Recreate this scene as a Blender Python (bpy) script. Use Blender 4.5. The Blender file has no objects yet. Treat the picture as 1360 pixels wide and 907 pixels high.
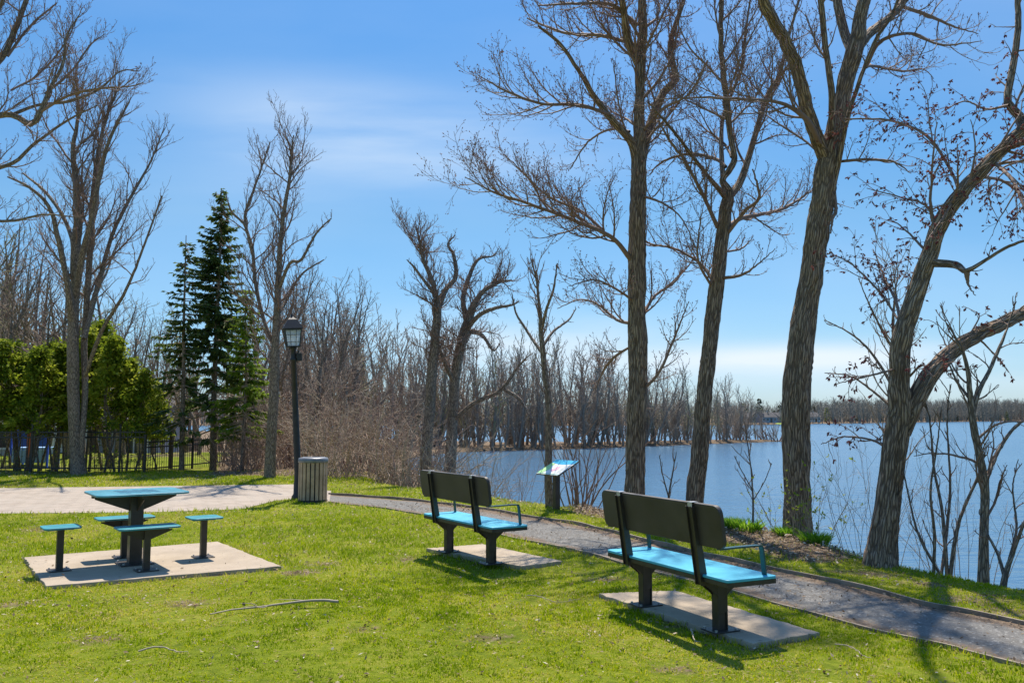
import bpy, math, random
import numpy as np
from mathutils import Vector, Matrix

rad = math.radians
sc = bpy.context.scene
col = sc.collection
rng = np.random.default_rng(7)
random.seed(7)

# ------------------------------------------------------------------ camera
F = 1150.0; CH = 1.55; PITCH = math.atan((553.5 - 453.5) / F)
cd = bpy.data.cameras.new('camera'); cam = bpy.data.objects.new('camera', cd); col.objects.link(cam)
cam.location = (0, 0, CH); cam.rotation_euler = (math.pi / 2 + PITCH, 0, 0)
cd.sensor_width = 36.0; cd.lens = 36.0 * F / 1360.0
cd.clip_start = 0.05; cd.clip_end = 6000
sc.camera = cam

# ------------------------------------------------------------------ light
SUN_EL, SUN_AZ = 60.0, 1.5          # degrees; azimuth clockwise from +Y
sd = bpy.data.lights.new('sun', 'SUN'); sun = bpy.data.objects.new('sun', sd); col.objects.link(sun)
sd.energy = 4.8; sd.angle = rad(0.53); sd.color = (1.0, 0.925, 0.80)
sdir = Vector((math.sin(rad(SUN_AZ)) * math.cos(rad(SUN_EL)), math.cos(rad(SUN_AZ)) * math.cos(rad(SUN_EL)), math.sin(rad(SUN_EL))))
sun.rotation_euler = sdir.to_track_quat('Z', 'Y').to_euler()
sun.location = (0, 0, 40)

world = bpy.data.worlds.new('World'); sc.world = world; world.use_nodes = True
wt = world.node_tree; wn = wt.nodes; wl = wt.links
for n in list(wn): wn.remove(n)
def N(nodes, typ, **kw):
    n = nodes.new(typ)
    for k, v in kw.items(): setattr(n, k, v)
    return n
wo = N(wn, 'ShaderNodeOutputWorld'); bg = N(wn, 'ShaderNodeBackground'); bg.inputs[1].default_value = 0.15
sky = N(wn, 'ShaderNodeTexSky'); sky.sky_type = 'NISHITA'; sky.sun_disc = False
sky.sun_elevation = rad(SUN_EL); sky.sun_rotation = rad(SUN_AZ)
sky.altitude = 0; sky.air_density = 1.25; sky.dust_density = 0.25; sky.ozone_density = 3.0
tc = N(wn, 'ShaderNodeTexCoord'); sep = N(wn, 'ShaderNodeSeparateXYZ')
wl.new(tc.outputs['Generated'], sep.inputs[0])
def M_(op, a, b=None, c=None, clamp=False, nodes=wn, links=wl):
    n = nodes.new('ShaderNodeMath'); n.operation = op; n.use_clamp = clamp
    for i, v in enumerate((a, b, c)):
        if v is None: continue
        if isinstance(v, (int, float)): n.inputs[i].default_value = v
        else: links.new(v, n.inputs[i])
    return n.outputs[0]
ysafe = M_('MAXIMUM', sep.outputs[1], 0.05)
su = M_('DIVIDE', sep.outputs[0], ysafe); sv = M_('DIVIDE', sep.outputs[2], ysafe)   # direction as slopes from north
def cnoise(sx, sy, seed, detail=5, rot=0.0):
    cmb = N(wn, 'ShaderNodeCombineXYZ')
    wl.new(M_('MULTIPLY', M_('ADD', su, M_('MULTIPLY', sv, rot)), sx), cmb.inputs[0]); wl.new(M_('MULTIPLY', sv, sy), cmb.inputs[1]); cmb.inputs[2].default_value = seed
    nz = N(wn, 'ShaderNodeTexNoise'); nz.inputs['Scale'].default_value = 1; nz.inputs['Detail'].default_value = detail; nz.inputs['Roughness'].default_value = .5
    wl.new(cmb.outputs[0], nz.inputs['Vector']); return nz.outputs[0]
def blob(u0, v0, su_, sv_, tilt=0):
    du = M_('DIVIDE', M_('SUBTRACT', su, u0), su_)
    vv = M_('SUBTRACT', M_('SUBTRACT', sv, v0), M_('MULTIPLY', M_('SUBTRACT', su, u0), tilt))
    dv = M_('DIVIDE', vv, sv_)
    r2 = M_('ADD', M_('MULTIPLY', du, du), M_('MULTIPLY', dv, dv))
    return M_('POWER', 2.718, M_('MULTIPLY', r2, -1.0))
n1 = cnoise(3.4, 22, 4.3, 10, .9)
cir = M_('MULTIPLY', M_('ADD', M_('MULTIPLY', blob(-.19, .345, .19, .05, -.12), 1.0), M_('MULTIPLY', blob(-.12, .30, .30, .055, .1), .45)),
         M_('SUBTRACT', M_('MULTIPLY', n1, 2.2), .38, clamp=True))
n2 = cnoise(3.0, 16, 7.7, 5)
low = M_('MULTIPLY', M_('ADD', blob(.33, .068, .22, .016, .02), M_('ADD', M_('MULTIPLY', blob(.0, .088, .16, .03), .8), M_('MULTIPLY', blob(.45, .04, .4, .03), .5))),
         M_('SUBTRACT', M_('MULTIPLY', n2, 3.0), .72, clamp=True))
low2 = M_('MULTIPLY', blob(.3, .10, 1.2, .09), .08)
n3 = cnoise(1.6, 5, 3.1, 5, .4)
veil = M_('MULTIPLY', M_('SUBTRACT', M_('MULTIPLY', n3, 2.0), .75, clamp=True), .18)
cl = M_('ADD', M_('ADD', M_('MULTIPLY', cir, .42), M_('MULTIPLY', low, .8)), M_('ADD', low2, veil), clamp=True)
hs = N(wn, 'ShaderNodeHueSaturation'); hs.inputs['Saturation'].default_value = 1.25; hs.inputs['Value'].default_value = 1.0
wl.new(sky.outputs[0], hs.inputs['Color'])
tr = N(wn, 'ShaderNodeValToRGB'); el_ = tr.color_ramp.elements
for k_, (p_, c_) in enumerate([(0, (.28, .43, .80)), (.087, (.265, .40, .57)), (.22, (.335, .45, .515)), (.45, (.455, .55, .60)), (.66, (1, 1, 1))]):
    e_ = el_[k_] if k_ < 2 else el_.new(p_)
    e_.position = p_; e_.color = (*c_, 1)
wl.new(sep.outputs[2], tr.inputs[0])
mu = N(wn, 'ShaderNodeMix', data_type='RGBA', blend_type='MULTIPLY'); mu.inputs[0].default_value = 1
wl.new(hs.outputs[0], mu.inputs[6]); wl.new(tr.outputs[0], mu.inputs[7])
mx = N(wn, 'ShaderNodeMix', data_type='RGBA'); wl.new(cl, mx.inputs[0]); wl.new(mu.outputs[2], mx.inputs[6]); mx.inputs[7].default_value = (3.8, 4.3, 4.8, 1)
wl.new(mx.outputs[2], bg.inputs[0]); wl.new(bg.outputs[0], wo.inputs[0])

sc.view_settings.view_transform = 'Standard'; sc.view_settings.look = 'None'
sc.view_settings.gamma = 1.0; sc.view_settings.exposure = 0.55
sc.cycles.max_bounces = 6; sc.cycles.transparent_max_bounces = 12

# ------------------------------------------------------------------ projection helpers (photo 1360x907)
cp, sp = math.cos(PITCH), math.sin(PITCH)
def ray(px, py):
    u = (px - 680) / F; v = (453.5 - py) / F
    return np.array([u, cp - v * sp, sp + v * cp])
def G(px, py, z=0.0):
    d = ray(px, py); t = (z - CH) / d[2]
    return (d[0] * t, d[1] * t)
def at(px, py, Y):
    d = ray(px, py); t = Y / d[1]
    return np.array([d[0] * t, Y, CH + d[2] * t])

# ------------------------------------------------------------------ mesh helpers
STAT = []
class MB:
    """collects vertices/faces and links them as one mesh object"""
    def __init__(s): s.v = []; s.f = []; s.n = 0; s.bk = []; s.sm = []; s.cv = []
    def add(s, v, f, smooth=False, bk=None, c=None):
        v = np.asarray(v, float).reshape(-1, 3)
        if not isinstance(f, np.ndarray):
            # ragged list
            for q in f: s.f.append((np.asarray([q]) + s.n, smooth))
        else: s.f.append((f + s.n, smooth))
        s.v.append(v); s.n += len(v)
        s.bk.append(v if bk is None else bk)
        if c is None: c = np.zeros(len(v))
        s.cv.append(np.broadcast_to(np.asarray(c, float), (len(v),)))
    def tubes(s, P, R, sides=5, smooth=True, c=None, ridge=None):
        P = np.asarray(P, float); R = np.asarray(R, float)
        if P.ndim == 2: P = P[None]; R = R[None]
        K, n = P.shape[:2]
        if K == 0: return
        T = np.gradient(P, axis=1); T /= np.linalg.norm(T, axis=2, keepdims=True) + 1e-12
        mt = T.mean(1); ref = np.zeros((K, 3)); ax = np.argmin(np.abs(mt), axis=1); ref[np.arange(K), ax] = 1
        A = np.cross(T, ref[:, None, :]); A /= np.linalg.norm(A, axis=2, keepdims=True) + 1e-12
        B = np.cross(T, A)
        th = np.arange(sides) * 2 * np.pi / sides
        ring = (A[:, :, None, :] * np.cos(th)[None, None, :, None] + B[:, :, None, :] * np.sin(th)[None, None, :, None])
        seg = np.linalg.norm(np.diff(P, axis=1), axis=2); S = np.concatenate([np.zeros((K, 1)), np.cumsum(seg, 1)], 1)
        RR = np.repeat(R[:, :, None], sides, 2)
        if ridge is not None: RR = RR + ridge(th[None, None, :], S[:, :, None], RR)
        V = P[:, :, None, :] + ring * RR[..., None]
        bk = np.zeros(V.shape)
        rr = np.maximum(R[:, :, None], .02)
        bk[..., 0] = np.cos(th)[None, None, :] * rr; bk[..., 1] = np.sin(th)[None, None, :] * rr
        bk[..., 2] = S[:, :, None] + (np.arange(K) * 1.7)[:, None, None]
        i = np.arange(n - 1)[:, None]; j = np.arange(sides)[None, :]; j2 = (j + 1) % sides
        q = np.stack([i * sides + j, i * sides + j2, (i + 1) * sides + j2, (i + 1) * sides + j], -1).reshape(-1, 4)
        Fq = (q[None] + (np.arange(K) * n * sides)[:, None, None]).reshape(-1, 4)
        cc = None if c is None else np.repeat(np.broadcast_to(np.asarray(c, float), (K,)), n * sides)
        s.add(V.reshape(-1, 3), Fq, smooth, bk.reshape(-1, 3), cc)
    def box(s, size, loc=(0, 0, 0), mat=None):
        x, y, z = [a / 2 for a in size]
        v = np.array([(-x, -y, -z), (x, -y, -z), (x, y, -z), (-x, y, -z), (-x, -y, z), (x, -y, z), (x, y, z), (-x, y, z)], float)
        if mat is not None: v = v @ np.array(mat.to_3x3()).T
        v = v + np.array(loc)
        f = np.array([(0, 3, 2, 1), (4, 5, 6, 7), (0, 1, 5, 4), (1, 2, 6, 5), (2, 3, 7, 6), (3, 0, 4, 7)])
        s.add(v, f)
    def prism(s, poly, h0, h1, mapf=lambda a, b, c: (a, b, c)):
        """poly in (a,b), extruded along c from h0 to h1; mapf maps (a,b,c)->xyz"""
        n = len(poly)
        v = [mapf(a, b, h0) for a, b in poly] + [mapf(a, b, h1) for a, b in poly]
        f = [tuple(range(n))[::-1], tuple(range(n, 2 * n))] + [(i, (i + 1) % n, n + (i + 1) % n, n + i) for i in range(n)]
        s.add(v, f)
    def lathe(s, prof, sides=24, loc=(0, 0, 0), smooth=True):
        th = np.arange(sides) * 2 * np.pi / sides
        v = np.array([[(r * math.cos(t), r * math.sin(t), z) for t in th] for r, z in prof]).reshape(-1, 3) + np.array(loc)
        n = len(prof)
        i = np.arange(n - 1)[:, None]; j = np.arange(sides)[None, :]; j2 = (j + 1) % sides
        q = np.stack([i * sides + j, i * sides + j2, (i + 1) * sides + j2, (i + 1) * sides + j], -1).reshape(-1, 4)
        s.add(v, q, smooth)
    def build(s, name, mat, parent=None, bevel=0, fixn=True):
        me = bpy.data.meshes.new(name)
        V = np.concatenate(s.v)
        me.vertices.add(len(V)); me.vertices.foreach_set('co', V.astype(np.float32).ravel())
        loops = []; tot = []; sm = []
        for f, smo in s.f:
            loops.append(f.ravel()); tot.append(np.full(len(f), f.shape[1])); sm.append(np.full(len(f), smo))
        loops = np.concatenate(loops).astype(np.int32); tot = np.concatenate(tot).astype(np.int32); sm = np.concatenate(sm)
        me.loops.add(len(loops)); me.loops.foreach_set('vertex_index', loops)
        me.polygons.add(len(tot)); st = np.concatenate([[0], np.cumsum(tot)[:-1]]).astype(np.int32)
        me.polygons.foreach_set('loop_start', st); me.polygons.foreach_set('loop_total', tot)
        me.polygons.foreach_set('use_smooth', sm)
        me.update(calc_edges=True)
        a = me.attributes.new('bk', 'FLOAT_VECTOR', 'POINT'); a.data.foreach_set('vector', np.concatenate(s.bk).astype(np.float32).ravel())
        a = me.attributes.new('cv', 'FLOAT', 'POINT'); a.data.foreach_set('value', np.concatenate(s.cv).astype(np.float32))
        if len(tot) < 3000 and fixn:
            import bmesh
            bm = bmesh.new(); bm.from_mesh(me); bmesh.ops.recalc_face_normals(bm, faces=bm.faces); bm.to_mesh(me); bm.free()
        me.materials.append(mat)
        o = bpy.data.objects.new(name, me); col.objects.link(o)
        if parent is not None: o.parent = parent
        STAT.append((name, len(V), len(tot)))
        if bevel:
            m = o.modifiers.new('bevel', 'BEVEL'); m.width = bevel; m.segments = 2; m.limit_method = 'ANGLE'; m.angle_limit = rad(40)
        return o

def tag(o, label=None, cat=None, group=None, kind=None):
    if label: o['label'] = label
    if cat: o['category'] = cat
    if group: o['group'] = group
    if kind: o['kind'] = kind
    return o
def empty(name, loc=(0, 0, 0), rz=0):
    o = bpy.data.objects.new(name, None); col.objects.link(o); o.location = loc; o.rotation_euler = (0, 0, rz); o.empty_display_size = .2
    return o
def copy_tree(o, parent=None):
    c = o.copy(); col.objects.link(c); c.parent = parent
    for ch in list(o.children): copy_tree(ch, c)
    return c
def rrect(w, h, r, k=5):
    pts = []
    for cx, cy, a0 in ((w / 2 - r, h / 2 - r, 0), (-w / 2 + r, h / 2 - r, 90), (-w / 2 + r, -h / 2 + r, 180), (w / 2 - r, -h / 2 + r, 270)):
        for i in range(k + 1):
            a = rad(a0 + 90 * i / k); pts.append((cx + r * math.cos(a), cy + r * math.sin(a)))
    return pts
def crom(pts, n):
    """smooth curve through rows of pts, resampled to n rows"""
    p = np.asarray(pts, float)
    if len(p) == 2: t = np.linspace(0, 1, n)[:, None]; return p[0] * (1 - t) + p[1] * t
    q = np.vstack([2 * p[0] - p[1], p, 2 * p[-1] - p[-2]])
    d = np.concatenate([[0], np.cumsum(np.linalg.norm(np.diff(p[:, :3], axis=0), axis=1))]); d /= d[-1]
    out = []
    for t in np.linspace(0, 1, n):
        i = min(int(np.searchsorted(d, t, 'right')) - 1, len(p) - 2); u = (t - d[i]) / max(d[i + 1] - d[i], 1e-9)
        a, b, c, e = q[i], q[i + 1], q[i + 2], q[i + 3]
        out.append(.5 * (2 * b + (c - a) * u + (2 * a - 5 * b + 4 * c - e) * u * u + (3 * b - 3 * c + e - a) * u ** 3))
    return np.array(out)
def vnoise(x, y, seed=0):
    """cheap smooth value noise, arrays in, -1..1 out"""
    x = np.asarray(x, float); y = np.asarray(y, float)
    xi = np.floor(x); yi = np.floor(y); fx = x - xi; fy = y - yi
    fx = fx * fx * (3 - 2 * fx); fy = fy * fy * (3 - 2 * fy)
    def h(a, b):
        s = np.sin(a * 127.1 + b * 311.7 + seed * 74.7) * 43758.5453
        return (s - np.floor(s)) * 2 - 1
    return (h(xi, yi) * (1 - fx) + h(xi + 1, yi) * fx) * (1 - fy) + (h(xi, yi + 1) * (1 - fx) + h(xi + 1, yi + 1) * fx) * fy
def pnoise(x, y, per, seed=0):
    xi = np.floor(x); yi = np.floor(y); fx = x - xi; fy = y - yi
    fx = fx * fx * (3 - 2 * fx); fy = fy * fy * (3 - 2 * fy)
    def h(a, b):
        s = np.sin(np.mod(a, per) * 127.1 + b * 311.7 + seed * 74.7) * 43758.5453
        return (s - np.floor(s)) * 2 - 1
    return (h(xi, yi) * (1 - fx) + h(xi + 1, yi) * fx) * (1 - fy) + (h(xi, yi + 1) * (1 - fx) + h(xi + 1, yi + 1) * fx) * fy
def bark_ridges(amp, nr, ls, seed=0):
    def f(th, S, R):
        th = th + 0 * S; S = S + 0 * th
        u = th / (2 * np.pi)
        w = pnoise(u * 5, S * 1.3, 5, seed) * .06
        r1 = 1 - np.abs(pnoise((u + w) * nr, S * ls, nr, seed + 1)) * 2.2
        r2 = 1 - np.abs(pnoise((u + w) * nr * 2, S * ls * 2, nr * 2, seed + 2)) * 2.2
        a = amp * np.clip(R / .12, .1, 1.2)
        return a * (r1 * .6 + r2 * .4 - .55) + R * .07 * pnoise(u * 4, S * .8, 4, seed + 3)
    return f
def inpoly(x, y, poly):
    c = np.zeros(np.shape(x), bool); n = len(poly)
    for i in range(n):
        x0, y0 = poly[i]; x1, y1 = poly[(i + 1) % n]
        if y0 == y1: continue
        m = ((y0 > y) != (y1 > y)) & (x < (x1 - x0) * (y - y0) / (y1 - y0) + x0)
        c ^= m
    return c
def dpoly(x, y, poly, closed=True):
    d = np.full(np.shape(x), 1e9); n = len(poly)
    for i in range(n if closed else n - 1):
        ax, ay = poly[i]; bx, by = poly[(i + 1) % n]
        vx, vy = bx - ax, by - ay; L = vx * vx + vy * vy + 1e-12
        t = np.clip(((x - ax) * vx + (y - ay) * vy) / L, 0, 1)
        d = np.minimum(d, np.hypot(x - ax - t * vx, y - ay - t * vy))
    return d
def sdist(x, y, poly):
    return np.where(inpoly(x, y, poly), -1, 1) * dpoly(x, y, poly)
def sstep(a, b, x):
    t = np.clip((x - a) / (b - a), 0, 1); return t * t * (3 - 2 * t)

# ------------------------------------------------------------------ materials
def mat_new(name):
    m = bpy.data.materials.new(name); m.use_nodes = True; nt = m.node_tree
    return m, nt, nt.nodes, nt.links, nt.nodes['Principled BSDF']
def ramp(nodes, links, fac, stops):
    r = nodes.new('ShaderNodeValToRGB'); cr = r.color_ramp
    while len(cr.elements) < len(stops): cr.elements.new(.5)
    for e, (p, c) in zip(cr.elements, stops): e.position = p; e.color = (*c, 1)
    links.new(fac, r.inputs[0]); return r.outputs[0]
def noise(nodes, links, vec, scale, detail=4, rough=.55, dist=0):
    n = nodes.new('ShaderNodeTexNoise'); n.inputs['Scale'].default_value = scale; n.inputs['Detail'].default_value = detail
    n.inputs['Roughness'].default_value = rough; n.inputs['Distortion'].default_value = dist
    if vec is not None: links.new(vec, n.inputs['Vector'])
    return n.outputs[0]
def mapping(nodes, links, vec, scale=(1, 1, 1), rot=(0, 0, 0), loc=(0, 0, 0)):
    m = nodes.new('ShaderNodeMapping'); m.inputs['Scale'].default_value = scale; m.inputs['Rotation'].default_value = rot; m.inputs['Location'].default_value = loc
    links.new(vec, m.inputs[0]); return m.outputs[0]
def mix(nodes, links, fac, a, b, mode='MIX'):
    m = nodes.new('ShaderNodeMix'); m.data_type = 'RGBA'; m.blend_type = mode
    for v, i in ((fac, 0), (a, 6), (b, 7)):
        if isinstance(v, (int, float)): m.inputs[i].default_value = v
        elif isinstance(v, tuple): m.inputs[i].default_value = (*v, 1)
        else: links.new(v, m.inputs[i])
    return m.outputs[2]
def bump(nodes, links, h, strength, dist, out):
    b = nodes.new('ShaderNodeBump'); b.inputs['Strength'].default_value = strength; b.inputs['Distance'].default_value = dist
    links.new(h, b.inputs['Height']); links.new(b.outputs[0], out); return b
def attr(nodes, name, vec=False):
    a = nodes.new('ShaderNodeAttribute'); a.attribute_name = name
    return a.outputs['Vector'] if vec else a.outputs['Fac']
def objco(nodes):
    return nodes.new('ShaderNodeTexCoord').outputs['Object']

def bark_mat(name, dark, light, furrow=(9, 9, 1.6), depth=.02, lichen=None):
    m, nt, n, l, p = mat_new(name)
    bk = attr(n, 'bk', True)
    wob = noise(n, l, bk, 3.0, 3)
    cmb = n.new('ShaderNodeVectorMath'); cmb.operation = 'ADD'
    sc_ = n.new('ShaderNodeVectorMath'); sc_.operation = 'SCALE'; sc_.inputs['Scale'].default_value = .045
    nn = n.new('ShaderNodeTexNoise'); nn.inputs['Scale'].default_value = 5; nn.inputs['Detail'].default_value = 3; l.new(bk, nn.inputs['Vector'])
    l.new(nn.outputs['Color'], sc_.inputs[0]); l.new(bk, cmb.inputs[0]); l.new(sc_.outputs[0], cmb.inputs[1])
    mp = mapping(n, l, cmb.outputs[0], tuple(4.4 * a for a in furrow))
    vo = n.new('ShaderNodeTexVoronoi'); vo.feature = 'DISTANCE_TO_EDGE'; vo.inputs['Scale'].default_value = 1; l.new(mp, vo.inputs['Vector'])
    mr = n.new('ShaderNodeMapRange'); mr.inputs['From Max'].default_value = .34; l.new(vo.outputs['Distance'], mr.inputs['Value'])
    fine = noise(n, l, mapping(n, l, bk, (60, 60, 12)), 1, 4, .6)
    h = M_('ADD', M_('MULTIPLY', mr.outputs[0], .8, nodes=n, links=l), M_('MULTIPLY', fine, .5, nodes=n, links=l), nodes=n, links=l)
    big = noise(n, l, mapping(n, l, bk, (6, 6, .9)), 1, 3)
    c1 = ramp(n, l, M_('MULTIPLY', M_('ADD', h, M_('MULTIPLY', big, .5, nodes=n, links=l), nodes=n, links=l), .62, nodes=n, links=l), [(.38, dark), (.64, light)])
    if lichen:
        lf = ramp(n, l, noise(n, l, mapping(n, l, bk, (2, 2, 1.2)), 1.5, 5, .7), [(.52, (0, 0, 0)), (.68, (1, 1, 1))])
        c1 = mix(n, l, M_('MULTIPLY', lf, .35, nodes=n, links=l), c1, lichen)
    l.new(c1, p.inputs['Base Color']); p.inputs['Roughness'].default_value = .85
    p.inputs['Specular IOR Level'].default_value = .25
    bump(n, l, h, 1.0, depth, p.inputs['Normal'])
    return m
def twig_mat(name, c, c2, trans=0):
    m, nt, n, l, p = mat_new(name)
    f = noise(n, l, objco(n), 1.3, 3)
    cc = mix(n, l, f, c, c2)
    oi = n.new('ShaderNodeObjectInfo')
    cc = mix(n, l, M_('MULTIPLY', oi.outputs['Random'], .35, nodes=n, links=l), cc, c2)
    l.new(cc, p.inputs['Base Color']); p.inputs['Roughness'].default_value = .75; p.inputs['Specular IOR Level'].default_value = .3
    return m
def leaf_mat(name, stops, trans=.45, rough=.5, scale=1.0, sat=None):
    """colour by per-leaf value cv, lit from behind as well"""
    m, nt, n, l, p = mat_new(name)
    cv = attr(n, 'cv')
    c = ramp(n, l, cv, stops)
    l.new(c, p.inputs['Base Color']); p.inputs['Roughness'].default_value = rough; p.inputs['Specular IOR Level'].default_value = .12
    tr = n.new('ShaderNodeBsdfTranslucent'); l.new(c, tr.inputs[0])
    ms = n.new('ShaderNodeMixShader'); ms.inputs[0].default_value = trans
    l.new(p.outputs[0], ms.inputs[1]); l.new(tr.outputs[0], ms.inputs[2]); l.new(ms.outputs[0], n['Material Output'].inputs[0])
    return m
def paint_mat(name, c, rough=.4, var=.15, metal=0, spec=.5, scale=8):
    m, nt, n, l, p = mat_new(name)
    f = noise(n, l, objco(n), scale, 5, .65)
    c2 = tuple(min(1, a * (1 + var) + .01) for a in c); c1 = tuple(a * (1 - var) for a in c)
    l.new(ramp(n, l, f, [(.35, c1), (.65, c2)]), p.inputs['Base Color'])
    rr = n.new('ShaderNodeMapRange'); rr.inputs['To Min'].default_value = rough - .08; rr.inputs['To Max'].default_value = min(1, rough + .15)
    l.new(noise(n, l, objco(n), scale * 4, 4), rr.inputs['Value']); l.new(rr.outputs[0], p.inputs['Roughness'])
    p.inputs['Metallic'].default_value = metal; p.inputs['Specular IOR Level'].default_value = spec
    bump(n, l, noise(n, l, objco(n), 120, 2), .15, .002, p.inputs['Normal'])
    return m

# ------------------------------------------------------------------ plan of the place (ground coordinates, metres)
edge_px = [(1360, 780), (1290, 770), (1200, 753), (1130, 736), (1060, 717), (1000, 704), (930, 693), (860, 684), (800, 677), (740, 671), (680, 664), (620, 655), (560, 648), (520, 643), (490, 640)]
EDGE = [G(*p) for p in edge_px]
LAND = [(60, -50), (25, -10), (14, 0), (8, 5)] + EDGE + [(-4.2, 26), (-6.0, 34), (-8, 48), (-9.5, 62), (-10, 76), (-7.0, 87), (-3.0, 91), (4, 96), (13.5, 103), (22, 112), (34, 122), (38, 129), (33, 132), (20, 121), (8, 115), (-10, 118), (-25, 140), (-60, 200), (-400, 300), (-400, -50)]
SHOAL = [(33, 122), (40, 124), (46, 128), (41, 131), (34, 130)]
FAR = [(-900, 340), (-300, 345), (0, 350), (60, 352), (99, 372), (150, 430), (196, 482), (300, 600), (439, 742), (900, 1150), (1500, 1700), (1500, 2600), (-1500, 2600), (-1500, 340)]
PATH_FAR_PX = [(437, 656), (498, 660), (565, 666), (650, 677), (694, 685), (780, 699), (900, 728.6), (1022, 755), (1137, 779), (1238, 804), (1360, 829)]
PATH_NEAR_PX = [(437, 667), (512, 675), (577, 687), (633, 702), (672, 712), (760, 731), (860, 757), (971, 785), (1069, 812), (1150, 834), (1265, 861), (1360, 885)]
PF = [G(*p) for p in PATH_FAR_PX]; PN = [G(*p) for p in PATH_NEAR_PX]
def ext(P, L):
    d = np.array(P[-1]) - np.array(P[-3]); d /= np.linalg.norm(d); return P + [tuple(np.array(P[-1]) + d * L * .5), tuple(np.array(P[-1]) + d * L)]
PF = ext(PF, 7); PN = ext(PN, 7)
PATH = PF + PN[::-1]
PLAZA = [G(-300, 649), G(0, 648), G(200, 645.5), G(390, 643), G(440, 652), G(437, 667), G(412, 664), G(392, 662), G(365, 664.5), G(321, 676), G(190, 680), G(0, 681.5), G(-500, 684), (-40, 14), (-40, 19)]
PAD_T = [G(32, 744), G(61, 783), G(374, 756), G(289, 722.5)]
PAD_1 = [G(795, 793), G(1000, 861), G(1089, 846), G(896, 789)]
PAD_2 = [G(566, 732), G(692, 756), G(747, 749), G(641, 726)]
BED = [G(*p) for p in [(765, 672), (800, 674), (860, 682), (930, 690), (1000, 703), (1080, 718), (1140, 739), (1105, 750), (1040, 741), (960, 721), (880, 702), (790, 688), (755, 680)]]
HARD = [PATH, PLAZA]
PADS = [PAD_T, PAD_1, PAD_2]

def height(x, y, relief=True):
    x = np.asarray(x, float); y = np.asarray(y, float)
    base = -1.72 * sstep(32, 84, y)
    dl = sdist(x, y, LAND)
    wob = vnoise(x * .35, y * .35, 3) * .35 * sstep(12, 30, y)
    dl = dl + wob
    fall = np.where(y < 60, 5.0, 3.0)
    t = np.clip(dl / fall, 0, 1)
    z = base + (-2.7 - base) * (t ** 1.25 * (3 - t * 1.0) / 2.0)
    d2 = sdist(x, y, SHOAL); z = np.maximum(z, -1.9 - .8 * np.clip(d2 / 2, 0, 1))
    d3 = sdist(x, y, FAR); zf = -2.9 + 1.2 * sstep(4, -4, d3) + 5.0 * sstep(-10, -260, d3)
    z = np.maximum(z, zf)
    z = np.maximum(z, -2.9)
    if relief:
        near = (np.abs(x) < 60) & (y < 150)
        r = vnoise(x * 1.1, y * 1.1, 1) * .014 + vnoise(x * 3.1, y * 3.1, 2) * .009 + vnoise(x * .3, y * .3, 5) * .02
        r = r + sstep(-.6, 2.0, dl) * vnoise(x * 1.6, y * 1.6, 8) * .07
        hd = np.full(x.shape, 9.0)
        for p in HARD + PADS: hd = np.minimum(hd, sdist(x, y, p))
        r = r * sstep(0, .8, hd) - .03 * sstep(.02, -.12, hd)
        bd = sdist(x, y, BED)
        r = r + sstep(.25, -.35, bd) * (.035 + .03 * vnoise(x * 2.3, y * 2.3, 9))
        # uneven wood floor
        r = r + sstep(22, 26, y) * vnoise(x * .5, y * .5, 12) * .10 * (hd > 0)
        z = z + np.where(near, r, 0)
    return z
def gz(x, y): return float(height(np.array([x]), np.array([y]))[0])

def graded(a, b, step, lo, hi, g=1.07):
    c = list(np.arange(a, b, step)); s = step; v = c[-1]
    while v < hi: s = min(s * g, 60); v += s; c.append(v)
    s = step; v = a; pre = []
    while v > lo: s = min(s * g, 60); v -= s; pre.append(v)
    return np.array(pre[::-1] + c)
def grid_mesh(name, xs, ys, zf, mat):
    X, Y = np.meshgrid(xs, ys); Z = zf(X, Y)
    nx = len(xs); ny = len(ys)
    V = np.stack([X, Y, Z], -1).reshape(-1, 3)
    i = np.arange(ny - 1)[:, None]; j = np.arange(nx - 1)[None, :]
    Q = np.stack([i * nx + j, i * nx + j + 1, (i + 1) * nx + j + 1, (i + 1) * nx + j], -1).reshape(-1, 4)
    mb = MB(); mb.add(V, Q, True)
    o = mb.build(name, mat, fixn=False)
    return o, X, Y
# ---- ground
m_ground, nt, n, l, p = mat_new('ground_soil_and_turf')
oc = objco(n); lit = attr(n, 'litter'); wet = attr(n, 'wet')
nA = noise(n, l, oc, .9, 6, .6); nB = noise(n, l, oc, 14, 5, .65); nC = noise(n, l, oc, 90, 3, .6)
turf = ramp(n, l, M_('ADD', M_('MULTIPLY', nA, .5, nodes=n, links=l), M_('MULTIPLY', nB, .5, nodes=n, links=l), nodes=n, links=l),
            [(.34, (.075, .11, .006)), (.5, (.18, .22, .012)), (.62, (.28, .27, .04)), (.74, (.27, .22, .10))])
vo = n.new('ShaderNodeTexVoronoi'); vo.inputs['Scale'].default_value = 26; l.new(oc, vo.inputs['Vector'])
leafc = ramp(n, l, vo.outputs['Color'], [(.1, (.08, .055, .035)), (.45, (.19, .13, .085)), (.7, (.31, .22, .15)), (.95, (.48, .38, .28))])
leafc = mix(n, l, .45, leafc, ramp(n, l, nB, [(.3, (.05, .035, .02)), (.7, (.21, .15, .09))]))
lm = M_('ADD', lit, M_('MULTIPLY', M_('SUBTRACT', nB, .5, nodes=n, links=l), .9, nodes=n, links=l), nodes=n, links=l)
lm = ramp(n, l, lm, [(.38, (0, 0, 0)), (.62, (1, 1, 1))])
c = mix(n, l, lm, turf, leafc)
c = mix(n, l, wet, c, (.045, .034, .022))
l.new(c, p.inputs['Base Color']); p.inputs['Roughness'].default_value = .95; p.inputs['Specular IOR Level'].default_value = .1
bump(n, l, M_('ADD', nB, nC, nodes=n, links=l), .8, .03, p.inputs['Normal'])

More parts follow.
